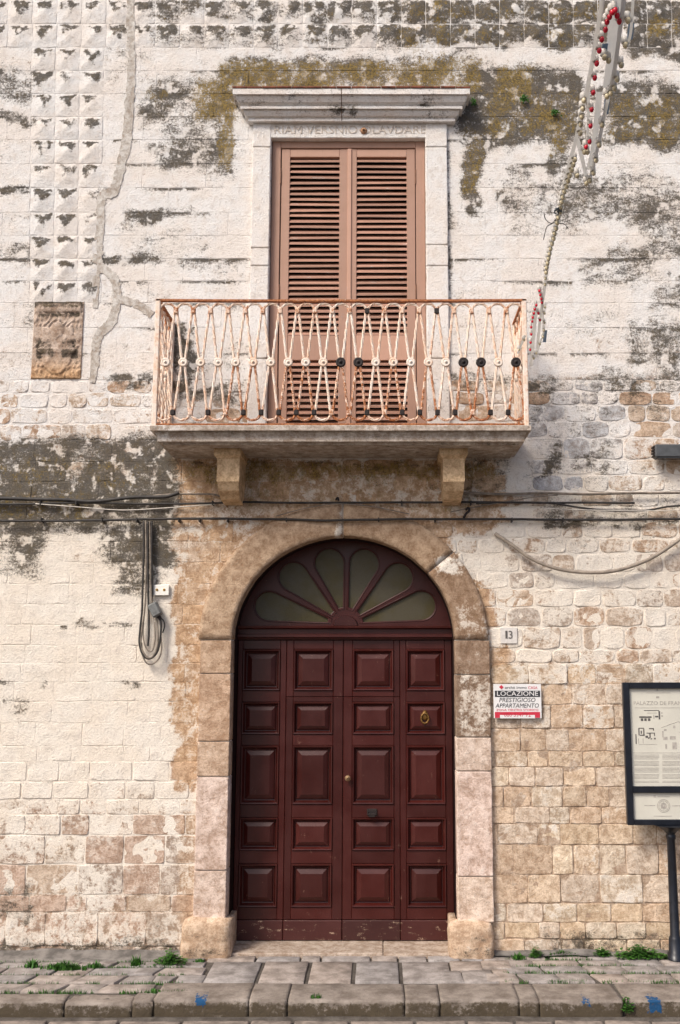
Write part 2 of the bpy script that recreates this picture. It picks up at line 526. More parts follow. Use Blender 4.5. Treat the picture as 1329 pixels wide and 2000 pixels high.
MOSS = [
    (440, 128, 930, 176, 16, .56), (385, 170, 452, 225, 18, .62), (438, 195, 456, 320, 8, .62), (990, 140, 1030, 180, 16, .6), (960, 190, 1120, 250, 24, .42), (1075, 220, 1098, 300, 14, .55),
    (915, 260, 935, 380, 8, .45), (1190, 200, 1329, 265, 22, .42), (780, 10, 1180, 34, 10, .32), (780, 55, 1160, 84, 10, .30), (800, 90, 840, 170, 14, .45), (850, 0, 870, 120, 8, .42), (1280, 40, 1329, 70, 12, .5),
    (0, 900, 260, 940, 24, .30), (0, 975, 160, 1000, 16, .36), (360, 912, 960, 932, 10, .52), (360, 945, 960, 985, 14, .30), (280, 178, 330, 192, 10, .4), (300, 12, 780, 84, 20, .18), (60, 90, 210, 200, 20, .14),
    (520, 120, 560, 160, 12, .5), (0, 1840, 380, 1870, 16, .2),
]
BROWN = [(335, 985, 392, 1540, 14, 1.0), (345, 900, 985, 985, 14, .9), (335, 985, 985, 1300, 14, .95), (962, 1290, 978, 1330, 8, .6), (350, 1540, 385, 1800, 10, .55), (1240, 890, 1329, 915, 12, .4)]
WHITEP = [(900, 1040, 990, 1130, 12, .75), (965, 1130, 1000, 1260, 10, .7), (330, 1030, 400, 1060, 12, .55), (345, 1075, 380, 1110, 10, .4), (375, 985, 560, 1005, 10, .4), (985, 870, 1040, 1010, 12, .75), (300, 985, 335, 1560, 8, .8), (500, 915, 960, 980, 30, .1)]

def boxes(arr, px, py, fm=1.0):
    r = np.zeros_like(px)
    for x0, y0, x1, y1, f, v in arr:
        dx = np.maximum(np.maximum(x0 - px, px - x1), 0)
        dy = np.maximum(np.maximum(y0 - py, py - y1), 0)
        d = np.sqrt(dx * dx + dy * dy)
        s = 1 - np.clip(d / (f * fm), 0, 1)
        r = np.maximum(r, v * s * s * (3 - 2 * s))
    return r

def wash_map(px, py, mortar=False):
    left = px < 667
    w = np.full_like(px, 0.80)
    # left side profile
    ys = [-500, 560, 700, 745, 790, 860, 1000, 1040, 1150, 1400, 1480, 1560, 1600, 1690, 1760, 1850, 2200]
    wl = [.80, .84, .80, .72, .58, .62, .68, .80, .90, .90, .84, .72, .48, .34, .36, .42, .4]
    wlm = [.84, .86, .84, .92, .95, .90, .80, .86, .92, .92, .90, .90, .82, .70, .50, .45, .4]
    yr = [-500, 600, 720, 745, 860, 960, 1020, 1150, 1260, 1300, 1340, 1500, 1850, 2200]
    wr = [.76, .80, .74, .50, .44, .52, .54, .60, .58, .46, .34, .26, .24, .2]
    wrm = [.80, .84, .84, .86, .90, .92, .80, .90, .88, .62, .42, .30, .25, .2]
    w = np.where(left, np.interp(py, ys, wlm if mortar else wl), np.interp(py, yr, wrm if mortar else wr))
    b = boxes(BROWN, px, py)
    w = w * (1 - b) + b * (0.33 if not mortar else 0.40)
    w = np.maximum(w, boxes(WHITEP, px, py))
    return w

def brown_map(px, py):
    b = boxes(BROWN, px, py) * (1 - boxes(WHITEP, px, py))
    return b

def attrs_for(V, tint, mortar=False, L=None, M=None, W=None, Ladd=None, brown=True):
    V = np.asarray([tuple(v) for v in V], dtype=float)
    px, py = proj(V[:, 0], 0.0 * V[:, 1], V[:, 2])
    if L is None or M is None or W is None:
        wx = np.array([fbm(a * 3.1, c * 3.1, 21.0, 3) for a, _, c in V]); wy = np.array([fbm(a * 3.1, c * 3.1, 47.0, 3) for a, _, c in V])
        px = px + 34 * wx; py = py + 30 * wy
        amp = 1.0 + 0.55 * (wx - wy)
    if L is None:
        Lx = np.clip(boxes(LICHEN_SHADE, px, py, 1.5) * amp * 1.22, 0, .80)
    elif callable(L): Lx = L(px, py, V)
    else: Lx = np.full(len(V), float(L))
    if Ladd is not None: Lx = np.clip(np.maximum(Lx, Ladd) + 0.35 * np.minimum(Lx, Ladd), 0, .78)
    if M is None: Mx = np.clip(boxes(MOSS, px, py, 1.7) * amp * 1.1, 0, .62)
    elif callable(M): Mx = M(px, py, V)
    else: Mx = np.full(len(V), float(M))
    if W is None: Wx = wash_map(px, py, mortar)
    elif callable(W): Wx = W(px, py, V)
    else: Wx = np.full(len(V), float(W))
    T = np.tile(np.array(tint, dtype=float), (len(V), 1))
    if brown:
        b = (brown_map(px, py) * 0.68)[:, None]
        T = T * (1 - b) + np.array((0.55, 0.36, 0.205)) * b
    return {'lichen': Lx, 'moss': Mx, 'wash': Wx, 'tint': T}

# ------------------------------------------------------------------ block generator
def axis(a, b, e, step):
    L = b - a
    e = min(e, L * 0.2)
    lo, hi = a + 2.4 * e, b - 2.4 * e
    n = max(1, int(math.ceil((hi - lo) / step)))
    return [a, a + 0.0015, a + e] + [lo + (hi - lo) * i / n for i in range(n + 1)] + [b - e, b - 0.0015, b]

def block_vf(x0, x1, z0, z1, out, e=0.008, step=0.05, rough=0.004, irr=0.0, yback=0.03, bulge=0.0, seed=0.0, diamond=0.0, y0=0.0, fr=9.0):
    X, Z = axis(x0, x1, e, step), axis(z0, z1, e, step)
    nx, nz = len(X), len(Z)
    V, Fc = [], []
    for j, z in enumerate(Z):
        for i, x in enumerate(X):
            r = min(i, j, nx - 1 - i, nz - 1 - j)
            u, v = (x - x0) / (x1 - x0) * 2 - 1, (z - z0) / (z1 - z0) * 2 - 1
            dx = dz = 0.0
            if irr:
                dx = irr * mnoise.noise(Vector((x * 7, z * 7, seed + 3.1)))
                dz = irr * mnoise.noise(Vector((x * 7, z * 7, seed + 9.7)))
                # rounded corners
                cr = max(0, abs(u) + abs(v) - 1.55)
                dx -= math.copysign(cr * irr * 2.0, u); dz -= math.copysign(cr * irr * 2.0, v)
            if r == 0: y = yback
            else:
                h = out
                if r == 1: h = out * 0.7
                h += bulge * max(0.0, (1 - u * u) * (1 - v * v))
                if diamond:
                    h += diamond * (1 - max(abs(u), abs(v))) ** 1.25
                if r > 1: h += rough * fbm(x * fr, z * fr, seed, 3) * 1.6
                y = -h
            V.append((x + dx, y0 + y, z + dz))
    for j in range(nz - 1):
        for i in range(nx - 1):
            a = j * nx + i
            Fc.append((a, a + 1, a + nx + 1, a + nx))
    return V, Fc

# ------------------------------------------------------------------ openings (world)
pw = lambda px, py, Y=0.0: at(px, py, Y)
ARC_Z = at(672, 1250).z
DX0, DX1 = at(452, 1330, -0.04).x, at(889.5, 1330, -0.04).x      # inner jamb faces
OX0, OX1 = at(389, 1330, -0.04).x, at(958.5, 1330, -0.04).x      # outer jamb faces
DXC = (DX0 + DX1) / 2
R_IN, R_OUT = (DX1 - DX0) / 2, (OX1 - OX0) / 2
KZ_IN = (at(667, 1047, -0.04).z - ARC_Z) / R_IN
KZ_OUT = (at(667, 984, -0.04).z - ARC_Z) / R_OUT
# window surround
WX0, WX1 = at(492, 420).x, at(875, 420).x
WZ_TOP = at(667, 236).z
BALC_Z = at(667, 830, -0.68).z           # top of slab front edge

def excluded(x, z):
    """inside an opening or under a surround (with margin)"""
    if z < ARC_Z:
        if OX0 + 0.05 < x < OX1 - 0.05: return True
    else:
        dx, dz = (x - (OX0 + OX1) / 2) / (R_OUT - 0.05), (z - ARC_Z) / (R_OUT * KZ_OUT - 0.05)
        if dx * dx + dz * dz < 1: return True
    if WX0 + 0.04 < x < WX1 - 0.04 and BALC_Z - 0.2 < z < at(667, 180).z: return True
    return False

# ------------------------------------------------------------------ facade
facade = empty('stone_facade', (0, 0, 0), 'weathered whitewashed stone palazzo front with arched maroon door and rusty balcony', 'building')

# backing wall = mortar
gx = np.arange(-5.2, 5.21, 0.05)
gz = np.arange(-0.35, 10.4, 0.05)
GV, GF, idx = [], [], {}
for j, z in enumerate(gz):
    for i, x in enumerate(gx):
        idx[(i, j)] = len(GV)
        GV.append((x, 0.0035 * fbm(x * 6, z * 6, 2.0, 2), z))
def hole(x, z):
    if z < ARC_Z: return OX0 + 0.10 < x < OX1 - 0.10
    dx, dz = (x - DXC) / (R_OUT - 0.10), (z - ARC_Z) / (R_OUT * KZ_OUT - 0.10)
    if dx * dx + dz * dz < 1: return True
    return WX0 + 0.08 < x < WX1 - 0.08 and BALC_Z - 0.05 < z < WZ_TOP + 0.05
for j in range(len(gz) - 1):
    for i in range(len(gx) - 1):
        if not hole(gx[i] + 0.025, gz[j] + 0.025):
            GF.append((idx[(i, j)], idx[(i + 1, j)], idx[(i + 1, j + 1)], idx[(i, j + 1)]))
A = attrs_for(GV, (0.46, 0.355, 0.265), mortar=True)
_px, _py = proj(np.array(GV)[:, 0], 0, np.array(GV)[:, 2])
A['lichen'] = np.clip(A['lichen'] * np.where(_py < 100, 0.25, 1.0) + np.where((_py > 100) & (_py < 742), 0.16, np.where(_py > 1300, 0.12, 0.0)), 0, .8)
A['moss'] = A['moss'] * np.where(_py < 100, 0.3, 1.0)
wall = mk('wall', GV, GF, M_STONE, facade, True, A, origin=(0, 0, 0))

TINTS = {
    'clean': [(0.644, 0.516, 0.381), (0.633, 0.493, 0.360), (0.621, 0.528, 0.413), (0.689, 0.573, 0.429), (0.599, 0.459, 0.332), (0.644, 0.539, 0.429), (0.655, 0.516, 0.365)],
    'mid': [(0.56, 0.46, 0.365), (0.55, 0.42, 0.31), (0.54, 0.47, 0.40), (0.60, 0.50, 0.40), (0.52, 0.38, 0.275)],
    'blue': [(0.47, 0.475, 0.49), (0.51, 0.51, 0.515), (0.45, 0.44, 0.445)],
    'low': [(0.53, 0.43, 0.335), (0.52, 0.40, 0.315), (0.50, 0.42, 0.35), (0.53, 0.405, 0.32), (0.51, 0.425, 0.345)],
    'up': [(0.52, 0.45, 0.38), (0.55, 0.47, 0.41), (0.48, 0.43, 0.38)],
}
kinds = {'diamond_block': [], 'ashlar_block': [], 'rubble_stone': [], 'wall_stone': []}

def style_of(px, py):
    if py < 742: return 'up'
    if px < 667:
        if py < 860: return 'mid'
        if py < 1480: return 'wash'
        return 'low'
    if py < 1290:
        return 'blue' if (1030 < px < 1200 and 735 < py < 945) else 'mid'  # bluer stones put the soft shadow beside the balcony into the tint
    return 'clean'

def add_stone(x0, x1, z0, z1, st, dia=False):
    xc, zc = (x0 + x1) / 2, (z0 + z1) / 2
    px, py = proj(xc, 0, zc)
    sd = random.random() * 50
    Ladd = None
    if dia:
        g = 0.0004
        V, Fc = block_vf(x0 + g, x1 - g, z0 + g, z1 - g, 0.0018, 0.004, 0.018, 0.005, 0.003, seed=sd, diamond=random.uniform(0.014, 0.030))
        Va = np.array(V)
        u, v = (Va[:, 0] - x0) / (x1 - x0) * 2 - 1, (Va[:, 2] - z0) / (z1 - z0) * 2 - 1
        amt = random.uniform(0.8, 1.15) if py < 110 else random.choice((random.uniform(.5, .8), random.uniform(.7, 1.0), random.uniform(.8, 1.1)))
        if px > 640 and py < 100:                      # flat, heavily grown blocks on the right
            amt = random.uniform(0.75, 1.05)
            jit = np.array([fbm(a_ * 11, c_ * 11, 3.0, 3) for a_, _, c_ in V])
            Ladd = amt * sstep(1.05, 0.72, np.abs(u) + 0.8 * jit + 0.08) * sstep(1.0, 0.8, v + 0.4 * jit) * sstep(-0.55, 0.25, v + 0.7 * jit)
        else:
            jit = np.array([fbm(a_ * 14, c_ * 14, sd, 2) for a_, _, c_ in V])
            tri = v + random.uniform(0.0, 0.34) - 0.8 * np.abs(u + random.uniform(-.3, .3)) + 0.8 * jit
            Ladd = amt * sstep(-0.25, 0.45, tri) * sstep(1.0, 0.72, v + 0.4 * jit) * sstep(1.05, 0.6, np.abs(u) + 0.4 * jit)
        Ladd = np.clip(Ladd, 0, 1)
        A = attrs_for(V, random.choice(TINTS['up']), Ladd=Ladd)
        A['wash'] = np.full(len(V), 0.86)
        kinds['diamond_block'].append((V, Fc, A, (x1 - x0) * (z1 - z0)))
        return
    if st == 'up':
        g = random.uniform(0.0002, 0.0005)
        V, Fc = block_vf(x0 + g, x1 - g, z0 + g * .7, z1 - g, random.uniform(0.0012, 0.0026), 0.003, 0.04, 0.005, 0.002, seed=1.0)
        Va = np.array(V)
        row = round(zc * 10)
        lf = np.array([fbm(x * 1.3, row * 3.7, 5.0, 2) for x in Va[:, 0]])
        Ladd = 0.72 * np.exp(-np.maximum(z1 - Va[:, 2], 0) / 0.024) * sstep(0.0, 0.30, lf)
        lf2 = np.array([fbm(x * 1.6, z * 4.2, 15.0, 3) for x, z in zip(Va[:, 0], Va[:, 2])])
        Ladd = Ladd + 0.10 + 0.30 * sstep(-0.10, 0.42, lf2)
        A = attrs_for(V, random.choice(TINTS['up']), Ladd=Ladd)
        A['wash'] = np.clip(A['wash'] + random.uniform(-.10, .06), 0, 1)
        kinds['ashlar_block'].append((V, Fc, A, (x1 - x0) * (z1 - z0)))
        return
    if st in ('mid', 'blue'):
        g = random.uniform(0.003, 0.008)
        V, Fc = block_vf(x0 + g, x1 - g, z0 + g * .9, z1 - g * .9, random.uniform(0.001, 0.006), 0.006, 0.035, 0.008, 0.016, bulge=0.0, seed=sd)
        Va = np.array(V)
        pat = random.random()
        la = 0.0
        if py < 960 and px > 667: la = 0.34 if pat < 0.35 else 0.06
        nn = np.array([fbm(x * 6, z * 6, sd, 2) for x, z in zip(Va[:, 0], Va[:, 2])])
        A = attrs_for(V, random.choice(TINTS[st]), Ladd=la * sstep(-.2, .3, nn))
        A['wash'] = np.clip(A['wash'] + random.uniform(-.26, .25), 0, 1)
        kinds['rubble_stone'].append((V, Fc, A, (x1 - x0) * (z1 - z0)))
        return
    if st == 'wash':
        g = random.uniform(0.0004, 0.0018)
        V, Fc = block_vf(x0 + g, x1 - g, z0 + g * .9, z1 - g * .9, random.uniform(0.0006, 0.0018), 0.004, 0.045, 0.007, 0.006, bulge=0.0, seed=1.0)
        Va = np.array(V)
        row = round(zc * 10)
        lf = np.array([fbm(x * 1.5, row * 3.7, 5.0, 2) for x in Va[:, 0]])
        Ladd = 0.6 * np.exp(-np.maximum(z1 - Va[:, 2], 0) / 0.018) * sstep(0.18, 0.40, lf)
        A = attrs_for(V, random.choice(TINTS['mid']), Ladd=Ladd)
        A['wash'] = np.clip(A['wash'] + random.uniform(-.14, .06), 0, 1)
        kinds['rubble_stone'].append((V, Fc, A, (x1 - x0) * (z1 - z0)))
        return
    g = random.uniform(0.001, 0.004) if st == 'clean' else random.uniform(0.001, 0.005)
    xg = random.uniform(0.005, 0.010) if random.random() < 0.14 else 0.0
    zg = random.uniform(0.004, 0.008) if random.random() < 0.14 else 0.0
    V, Fc = block_vf(x0 + g, x1 - g - xg, z0 + g * .8 + zg, z1 - g * .8, random.uniform(0.002, 0.009) if st == 'clean' else random.uniform(0.001, 0.006), 0.004, 0.04, 0.010 if st == 'clean' else 0.009, 0.007, bulge=0.0, seed=sd, fr=8)
    Va = np.array(V)
    nn = np.array([fbm(x * 4, z * 4, sd, 3) for x, z in zip(Va[:, 0], Va[:, 2])])
    t = np.array(random.choice(TINTS['clean' if st == 'clean' else 'low'])) * random.uniform(0.88, 1.1)
    A = attrs_for(V, t, Ladd=(0.05 if random.random() < .8 else .2) * sstep(0, .4, nn))
    A['wash'] = np.clip(A['wash'] + random.uniform(-.16, .18), 0, 1)
    kinds['wall_stone'].append((V, Fc, A, (x1 - x0) * (z1 - z0)))

ROW_UP = [-96, -47, 0, 47, 93, 138, 183, 228, 273, 320, 367, 415, 460, 505, 549, 592, 640, 690, 742]
ROW_L = [742, 768, 797, 828, 860, 902, 940, 976, 1016, 1058, 1098, 1140, 1180, 1220, 1260, 1295, 1332, 1370, 1411, 1457, 1487, 1526, 1561, 1591, 1631, 1688, 1748, 1781, 1848, 1885]
ROW_R = [742, 765, 791, 824, 855, 897, 928, 960, 990, 1020, 1051, 1081, 1117, 1150, 1186, 1224, 1268, 1296, 1336, 1376, 1423, 1467, 1498, 1536, 1576, 1609, 1650, 1708, 1764, 1801, 1834, 1870]
PLX0, PLX1, PLZ0, PLZ1 = at(64, 665).x, at(163, 665).x, at(115, 741).z, at(115, 589).z

def subtract(iv, a, b):
    out = []
    for s, e in iv:
        if b <= s or a >= e: out.append((s, e)); continue
        if a - s > 0.04: out.append((s, a))
        if e - b > 0.04: out.append((b, e))
    return out

def put(xa, xb, z0, z1, st, dia=False):
    """clip against openings and the plaque, then add"""
    iv = [(xa, xb)]
    if z1 > PLZ0 + 0.02 and z0 < PLZ1 - 0.02:
        iv = subtract(iv, PLX0 + 0.012, PLX1 - 0.012)
    zc = (z0 + z1) / 2
    for zz in (z0 + 0.02, zc, z1 - 0.02):
        # openings as intervals at this height
        if zz < ARC_Z: iv = subtract(iv, OX0 + 0.03, OX1 - 0.03)
        else:
            q = (zz - ARC_Z) / (R_OUT * KZ_OUT - 0.03)
            if q < 1:
                w = (R_OUT - 0.03) * math.sqrt(1 - q * q)
                if zz == zc: iv = subtract(iv, DXC - w, DXC + w)
    if BALC_Z - 0.15 < zc < at(667, 195).z:
        iv = subtract(iv, WX0 + 0.03, WX1 - 0.03)
    for a, b in iv:
        if b - a > 0.05: add_stone(a, b, z0, z1, st, dia and (b - a) > 0.12)

XMIN, XMAX = -75, 1400
for k in range(len(ROW_UP) - 1):
    y0, y1 = ROW_UP[k], ROW_UP[k + 1]
    z1, z0 = at(667, y0).z, at(667, y1).z
    ym = (y0 + y1) / 2
    X = lambda p: at(p, ym).x
    if ym < 95:
        p = 16 - 48 * 2
        while p < XMAX:
            put(X(p), X(p + 48), z0, z1, 'up', True)
            p += 48
        continue
    spans = [(XMIN, XMAX)]
    if ym < 585:
        off = -4 * (ym - 100) / 480
        for c in range(3):
            put(X(62 + 47 * c + off), X(62 + 47 * (c + 1) + off), z0, z1, 'up', True)
        spans = [(XMIN, 62 + off), (62 + 141 + off, XMAX)]
    for a, b in spans:
        p = a
        while p < b - 1:
            w = random.uniform(62, 150)
            q = min(b, p + w)
            if b - q < 40: q = b
            put(X(p), X(q), z0, z1, 'up')
            p = q
for rows, a, b in ((ROW_L, XMIN, 667), (ROW_R, 667, XMAX)):
    for k in range(len(rows) - 1):
        y0, y1 = rows[k], rows[k + 1]
        ym = (y0 + y1) / 2
        z1, z0 = at(667, y0).z, at(667, y1).z
        X = lambda p: at(p, ym).x
        p = a if a == 667 else a - random.uniform(0, 40)
        while p < b - 1:
            st = style_of(p + 20, ym)
            w = {'mid': random.uniform(34, 80), 'blue': random.uniform(38, 76), 'wash': random.uniform(45, 100), 'low': random.uniform(48, 105), 'clean': random.uniform(42, 84)}[st]
            if y1 - y0 < 36 and st in ('low', 'clean'): w *= 0.85
            q = min(b, p + w)
            if b - q < 25: q = b
            put(X(p), X(q), z0, z1, st)
            p = q
for name, lst in kinds.items():
    lst.sort(key=lambda s: -s[3])
    vis, rest = [], []
    for s in lst:
        c = np.array(s[0]).mean(0)
        px, py = proj(c[0], 0, c[2])
        inside = -30 < px < 1360 and -20 < py < 1880
        (vis if inside and len(vis) < 298 else rest).append(s)
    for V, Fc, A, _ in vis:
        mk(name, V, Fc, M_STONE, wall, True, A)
    if rest:
        V, Fc, AA = [], [], {}
        for v, f, A, _ in rest:
            b = len(V); V += v; Fc += [tuple(i + b for i in q) for q in f]
            for kk in A: AA.setdefault(kk, []).append(A[kk])
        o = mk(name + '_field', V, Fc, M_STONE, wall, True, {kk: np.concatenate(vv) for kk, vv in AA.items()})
        o['kind'] = 'stuff'
    print(name, len(lst), len(vis))

# ---- cement crack fills
def ribbon(pts, name='cement_patch'):
    sp = spline([Vector((p[0], p[1], 0)) for p in pts], 14)
    n = len(sp)
    ws = np.interp(np.linspace(0, len(pts) - 1, n), range(len(pts)), [p[2] for p in pts])
    V, Fc = [], []
    K = 6
    for i, p in enumerate(sp):
        t = (sp[min(i + 1, n - 1)] - sp[max(i - 1, 0)]).normalized()
        nrm = Vector((-t.y, t.x, 0))
        w0 = ws[i] * (1 + 0.7 * fbm(i * 0.28, 1.0, pts[0][0], 3)) * 0.5
        w1 = ws[i] * (1 + 0.7 * fbm(i * 0.28, 7.0, pts[0][0], 3)) * 0.5
        for k in range(K + 1):
            s = min(max((k - 1) / (K - 2), 0), 1)
            q = p + nrm * (-w0 + (w0 + w1) * s)
            y = 0.01 if k in (0, K) else -0.0085 - 0.001 * fbm(q.x * .1, q.y * .1, 0, 2)
            a = at(q.x, q.y)
            V.append((a.x, y, a.z))
    for i in range(n - 1):
        for k in range(K):
            a = i * (K + 1) + k
            Fc.append((a, a + 1, a + K + 2, a + K + 1))
    return mk(name, V, Fc, M_STONE, facade, False, attrs_for(V, (0.55, 0.52, 0.475), L=0.06, M=0.0, W=0.10, brown=False))
ribbon([(257, -60, 15), (256, 60, 15), (258, 130, 15), (255, 180, 17), (252, 230, 18), (246, 285, 20), (232, 345, 17), (222, 375, 20), (206, 380, 18), (198, 395, 17), (197, 430, 16), (193, 480, 18), (192, 515, 20), (208, 530, 16), (224, 545, 17), (229, 575, 17), (226, 605, 17), (216, 632, 18), (196, 652, 19), (188, 675, 17), (186, 710, 15), (181, 748, 11)])
ribbon([(190, 528, 13), (188, 560, 14), (187, 602, 10)])
ribbon([(230, 583, 16), (250, 589, 15), (275, 598, 16), (298, 616, 15)])

# ---- carved coat-of-arms tablet
def plaque():
    nx, nz = 64, 100
    V, Fc = [], []
    for j in range(nz + 1):
        for i in range(nx + 1):
            u, v = i / nx * 2 - 1, j / nz          # v up
            x, z = PLX0 + (PLX1 - PLX0) * i / nx, PLZ0 + (PLZ1 - PLZ0) * j / nz
            h = 0.012
            foliage = 0.030 * max(0, math.sin(u * 17 + 3 * math.sin(v * 22)) * math.sin(v * 30 + 2.5 * math.sin(u * 9)))
            h += foliage * (0.35 if abs(u) > 0.9 else 1)
            # shield
            su, sv = u / 0.62, (v - 0.36) / 0.30
            dsh = max(abs(su), abs(sv)) if sv > 0 else math.hypot(su, sv)
            if dsh < 1:
                h = 0.038 + 0.012 * (1 - dsh)
                if abs(sv + 0.02) < 0.10: h += 0.010
                h += 0.012 * max(0, math.sin(u * 14) * math.sin(v * 34)) * (abs(u) < 0.4)
            # side knobs
            for cu in (-0.5, 0.48):
                d = math.hypot((u - cu) / 0.26, (v - 0.36) / 0.050)
                if d < 1: h = max(h, 0.048 + 0.018 * math.sqrt(1 - d * d))
                d = math.hypot((u - cu * 0.8) / 0.22, (v - 0.48) / 0.03)
                if d < 1: h = max(h, 0.045 + 0.014 * math.sqrt(1 - d * d))
            # helmet
            d = math.hypot(u / 0.26, (v - 0.62) / 0.11)
            if d < 1: h = max(h, 0.040 + 0.034 * math.sqrt(1 - d * d))
            # scroll on top
            if 0.855 < v < 0.965 and abs(u) < 0.88:
                h = 0.040 + 0.016 * math.sin((v - 0.855) / 0.11 * math.pi)
                if abs(v - 0.905) < 0.02: h += 0.006 * math.sin(u * 40)
            if v > 0.97: h = 0.03 if abs(abs(u) - 0.55) < 0.3 else 0.006
            h += 0.006 * fbm(u * 6, v * 12, 4.0, 3)
            # rounded outline
            cr = max(0, abs(u) - 0.9) + max(0, abs(v - 0.5) * 2 - 0.95)
            y = -(0.008 + h * 0.42) * (1 if cr < 0.1 else 0.4)
            if i in (0, nx) or j in (0, nz): y = 0.02
            V.append((x, y, z))
    for j in range(nz):
        for i in range(nx):
            a = j * (nx + 1) + i
            Fc.append((a, a + 1, a + nx + 2, a + nx + 1))
    def Lf(px, py, V):
        d = -V[:, 1]
        l = np.full(len(V), 0.10)
        l = np.maximum(l, boxes([(72, 586, 160, 600, 8, .62), (72, 600, 160, 615, 8, .32), (78, 615, 155, 618, 4, .5), (75, 665, 100, 680, 8, .5), (125, 665, 145, 680, 8, .5), (75, 685, 105, 697, 7, .66), (125, 685, 150, 697, 7, .66), (110, 633, 126, 640, 6, .45)], px, py))
        return np.clip(l + 0.22 * sstep(0.019, 0.012, d), 0, 1)
    A = attrs_for(V, (0.50, 0.40, 0.325), L=Lf, M=0.08, W=0.12, brown=False)
    px, py = proj(np.array(V)[:, 0], 0, np.array(V)[:, 2])
    b = sstep(690, 735, py)[:, None]
    A['tint'] = A['tint'] * (1 - b) + np.array((0.56, 0.37, 0.22)) * b
    o = mk('carved_tablet', V, Fc, M_STONE, facade, True, A)
    o['label'] = 'carved stone coat of arms tablet with shield and scroll'
plaque()

# ------------------------------------------------------------------ door surround
def jamb_tint(py):
    return (0.47, 0.31, 0.19) if py < 1300 else ((0.54, 0.385, 0.275) if py < 1450 else (0.60, 0.465, 0.385))

# mortar core of the surround
parts = []
parts.append(box_vf(OX0 + 0.01, DX0 - 0.006, -0.035, 0.12, at(0, 1800).z, ARC_Z))
parts.append(box_vf(DX1 + 0.006, OX1 - 0.01, -0.035, 0.12, at(0, 1800).z, ARC_Z))
nA = 48
av, af = [], []
for i in range(nA + 1):
    a = math.pi * i / nA
    for r, kz in ((R_OUT - 0.01, KZ_OUT), (R_IN + 0.006, KZ_IN)):
        for y in (-0.035, 0.12):
            av.append((DXC + r * math.cos(a), y, ARC_Z + r * kz * math.sin(a)))
for i in range(nA):
    b = i * 4
    for p, q in ((0, 1), (1, 3), (3, 2), (2, 0)):
        af.append((b + p, b + q, b + 4 + q, b + 4 + p))
parts.append((av, af))
V, Fc = join_vf(parts)
surround = mk('door_surround', V, Fc, M_STONE, facade, False, attrs_for(V, (0.5, 0.40, 0.31), L=0, M=0, W=0.75, brown=False))

def voussoir(a0, a1, tint, wfun, seed, gap=0.006):
    n = max(6, int(abs(a1 - a0) / math.pi * 60))
    NR = 7
    ga = gap / R_OUT
    V, Fc = [], []
    prof = [(1.0, 0.05), (1.0, -0.040), (0.985, -0.052)] + [(1.0 - (i + 1) / (NR + 1), -0.056) for i in range(NR)] + [(0.015, -0.052), (0.0, -0.040), (0.0, 0.05), (0.0, 0.10), (0.0, 0.13)]
    m = len(prof)
    for i in range(n + 1):
        a = a0 + ga + (a1 - a0 - 2 * ga) * i / n
        for s, y in prof:
            x = DXC + (R_IN + (R_OUT - R_IN) * s) * math.cos(a)
            z = ARC_Z + (R_IN * KZ_IN + (R_OUT * KZ_OUT - R_IN * KZ_IN) * s) * math.sin(a)
            yy = y - 0.006 * fbm(x * 8, z * 8, seed, 3)
            V.append((x + 0.006 * fbm(x * 9, z * 9, seed + 4, 2), yy, z + 0.006 * fbm(x * 9, z * 9, seed + 8, 2)))
    for i in range(n):
        for k in range(m - 1):
            a = i * m + k
            Fc.append((a, a + m, a + m + 1, a + 1))
    Fc.append(tuple(range(m)))
    Fc.append(tuple(n * m + k for k in range(m))[::-1])
    def Lf(px, py, V):
        return boxes([(395, 1100, 440, 1250, 20, .05), (900, 1255, 955, 1440, 10, .55)], px, py) * 0.3
    A = attrs_for(V, tint, L=Lf, M=0.12, W=wfun, brown=False)
    return mk('voussoir', V, Fc, M_STONE, surround, True, A)
wR = lambda px, py, V: np.maximum(0.03, boxes([(850, 1092, 900, 1118, 14, .52), (900, 1180, 960, 1260, 26, .34)], px, py))
w0 = lambda px, py, V: np.maximum(0.02, boxes([(659, 975, 668, 1055, 4, .8)], px, py))
voussoir(0, math.radians(40), (0.33, 0.23, 0.155), wR, 1.0)
voussoir(math.radians(40), math.radians(90.5), (0.42, 0.30, 0.20), lambda a, b, v: np.maximum(wR(a, b, v), w0(a, b, v)), 2.0)
voussoir(math.radians(90.5), math.radians(180), (0.45, 0.325, 0.22), w0, 3.0)

def jamb(xa, xb, ya, yb, tint, W, L, seed, inner):
    z1, z0 = at(667, ya, -0.04).z, at(667, yb, -0.04).z
    V, Fc = block_vf(xa, xb, z0 + 0.001, z1 - 0.001, 0.052, 0.005, 0.04, 0.005, 0.003, yback=0.02, seed=seed)
    # reveal face (soffit side): thin slab set flush behind the face
    rx0, rx1 = (xb - 0.03, xb - 0.001) if inner > 0 else (xa + 0.001, xa + 0.03)
    v2, f2 = box_vf(rx0, rx1, -0.028, 0.13, z0 + 0.004, z1 - 0.004, 0.004)
    V, Fc = join_vf([(V, Fc), (v2, f2)])
    A = attrs_for(V, tint, L=L, M=0.03, W=W, brown=False)
    return mk('jamb_stone', V, Fc, M_STONE, surround, True, A)
Lr = lambda px, py, V: np.maximum(0.03, boxes([(896, 1258, 940, 1320, 10, .2), (898, 1320, 955, 1425, 12, .2), (900, 1480, 950, 1510, 10, .2), (905, 1740, 955, 1760, 8, .3)], px, py))
brownchip = lambda px, py, V: np.maximum(0.15, boxes([(900, 1255, 958, 1330, 20, .25), (900, 1320, 958, 1440, 14, .48)], px, py))
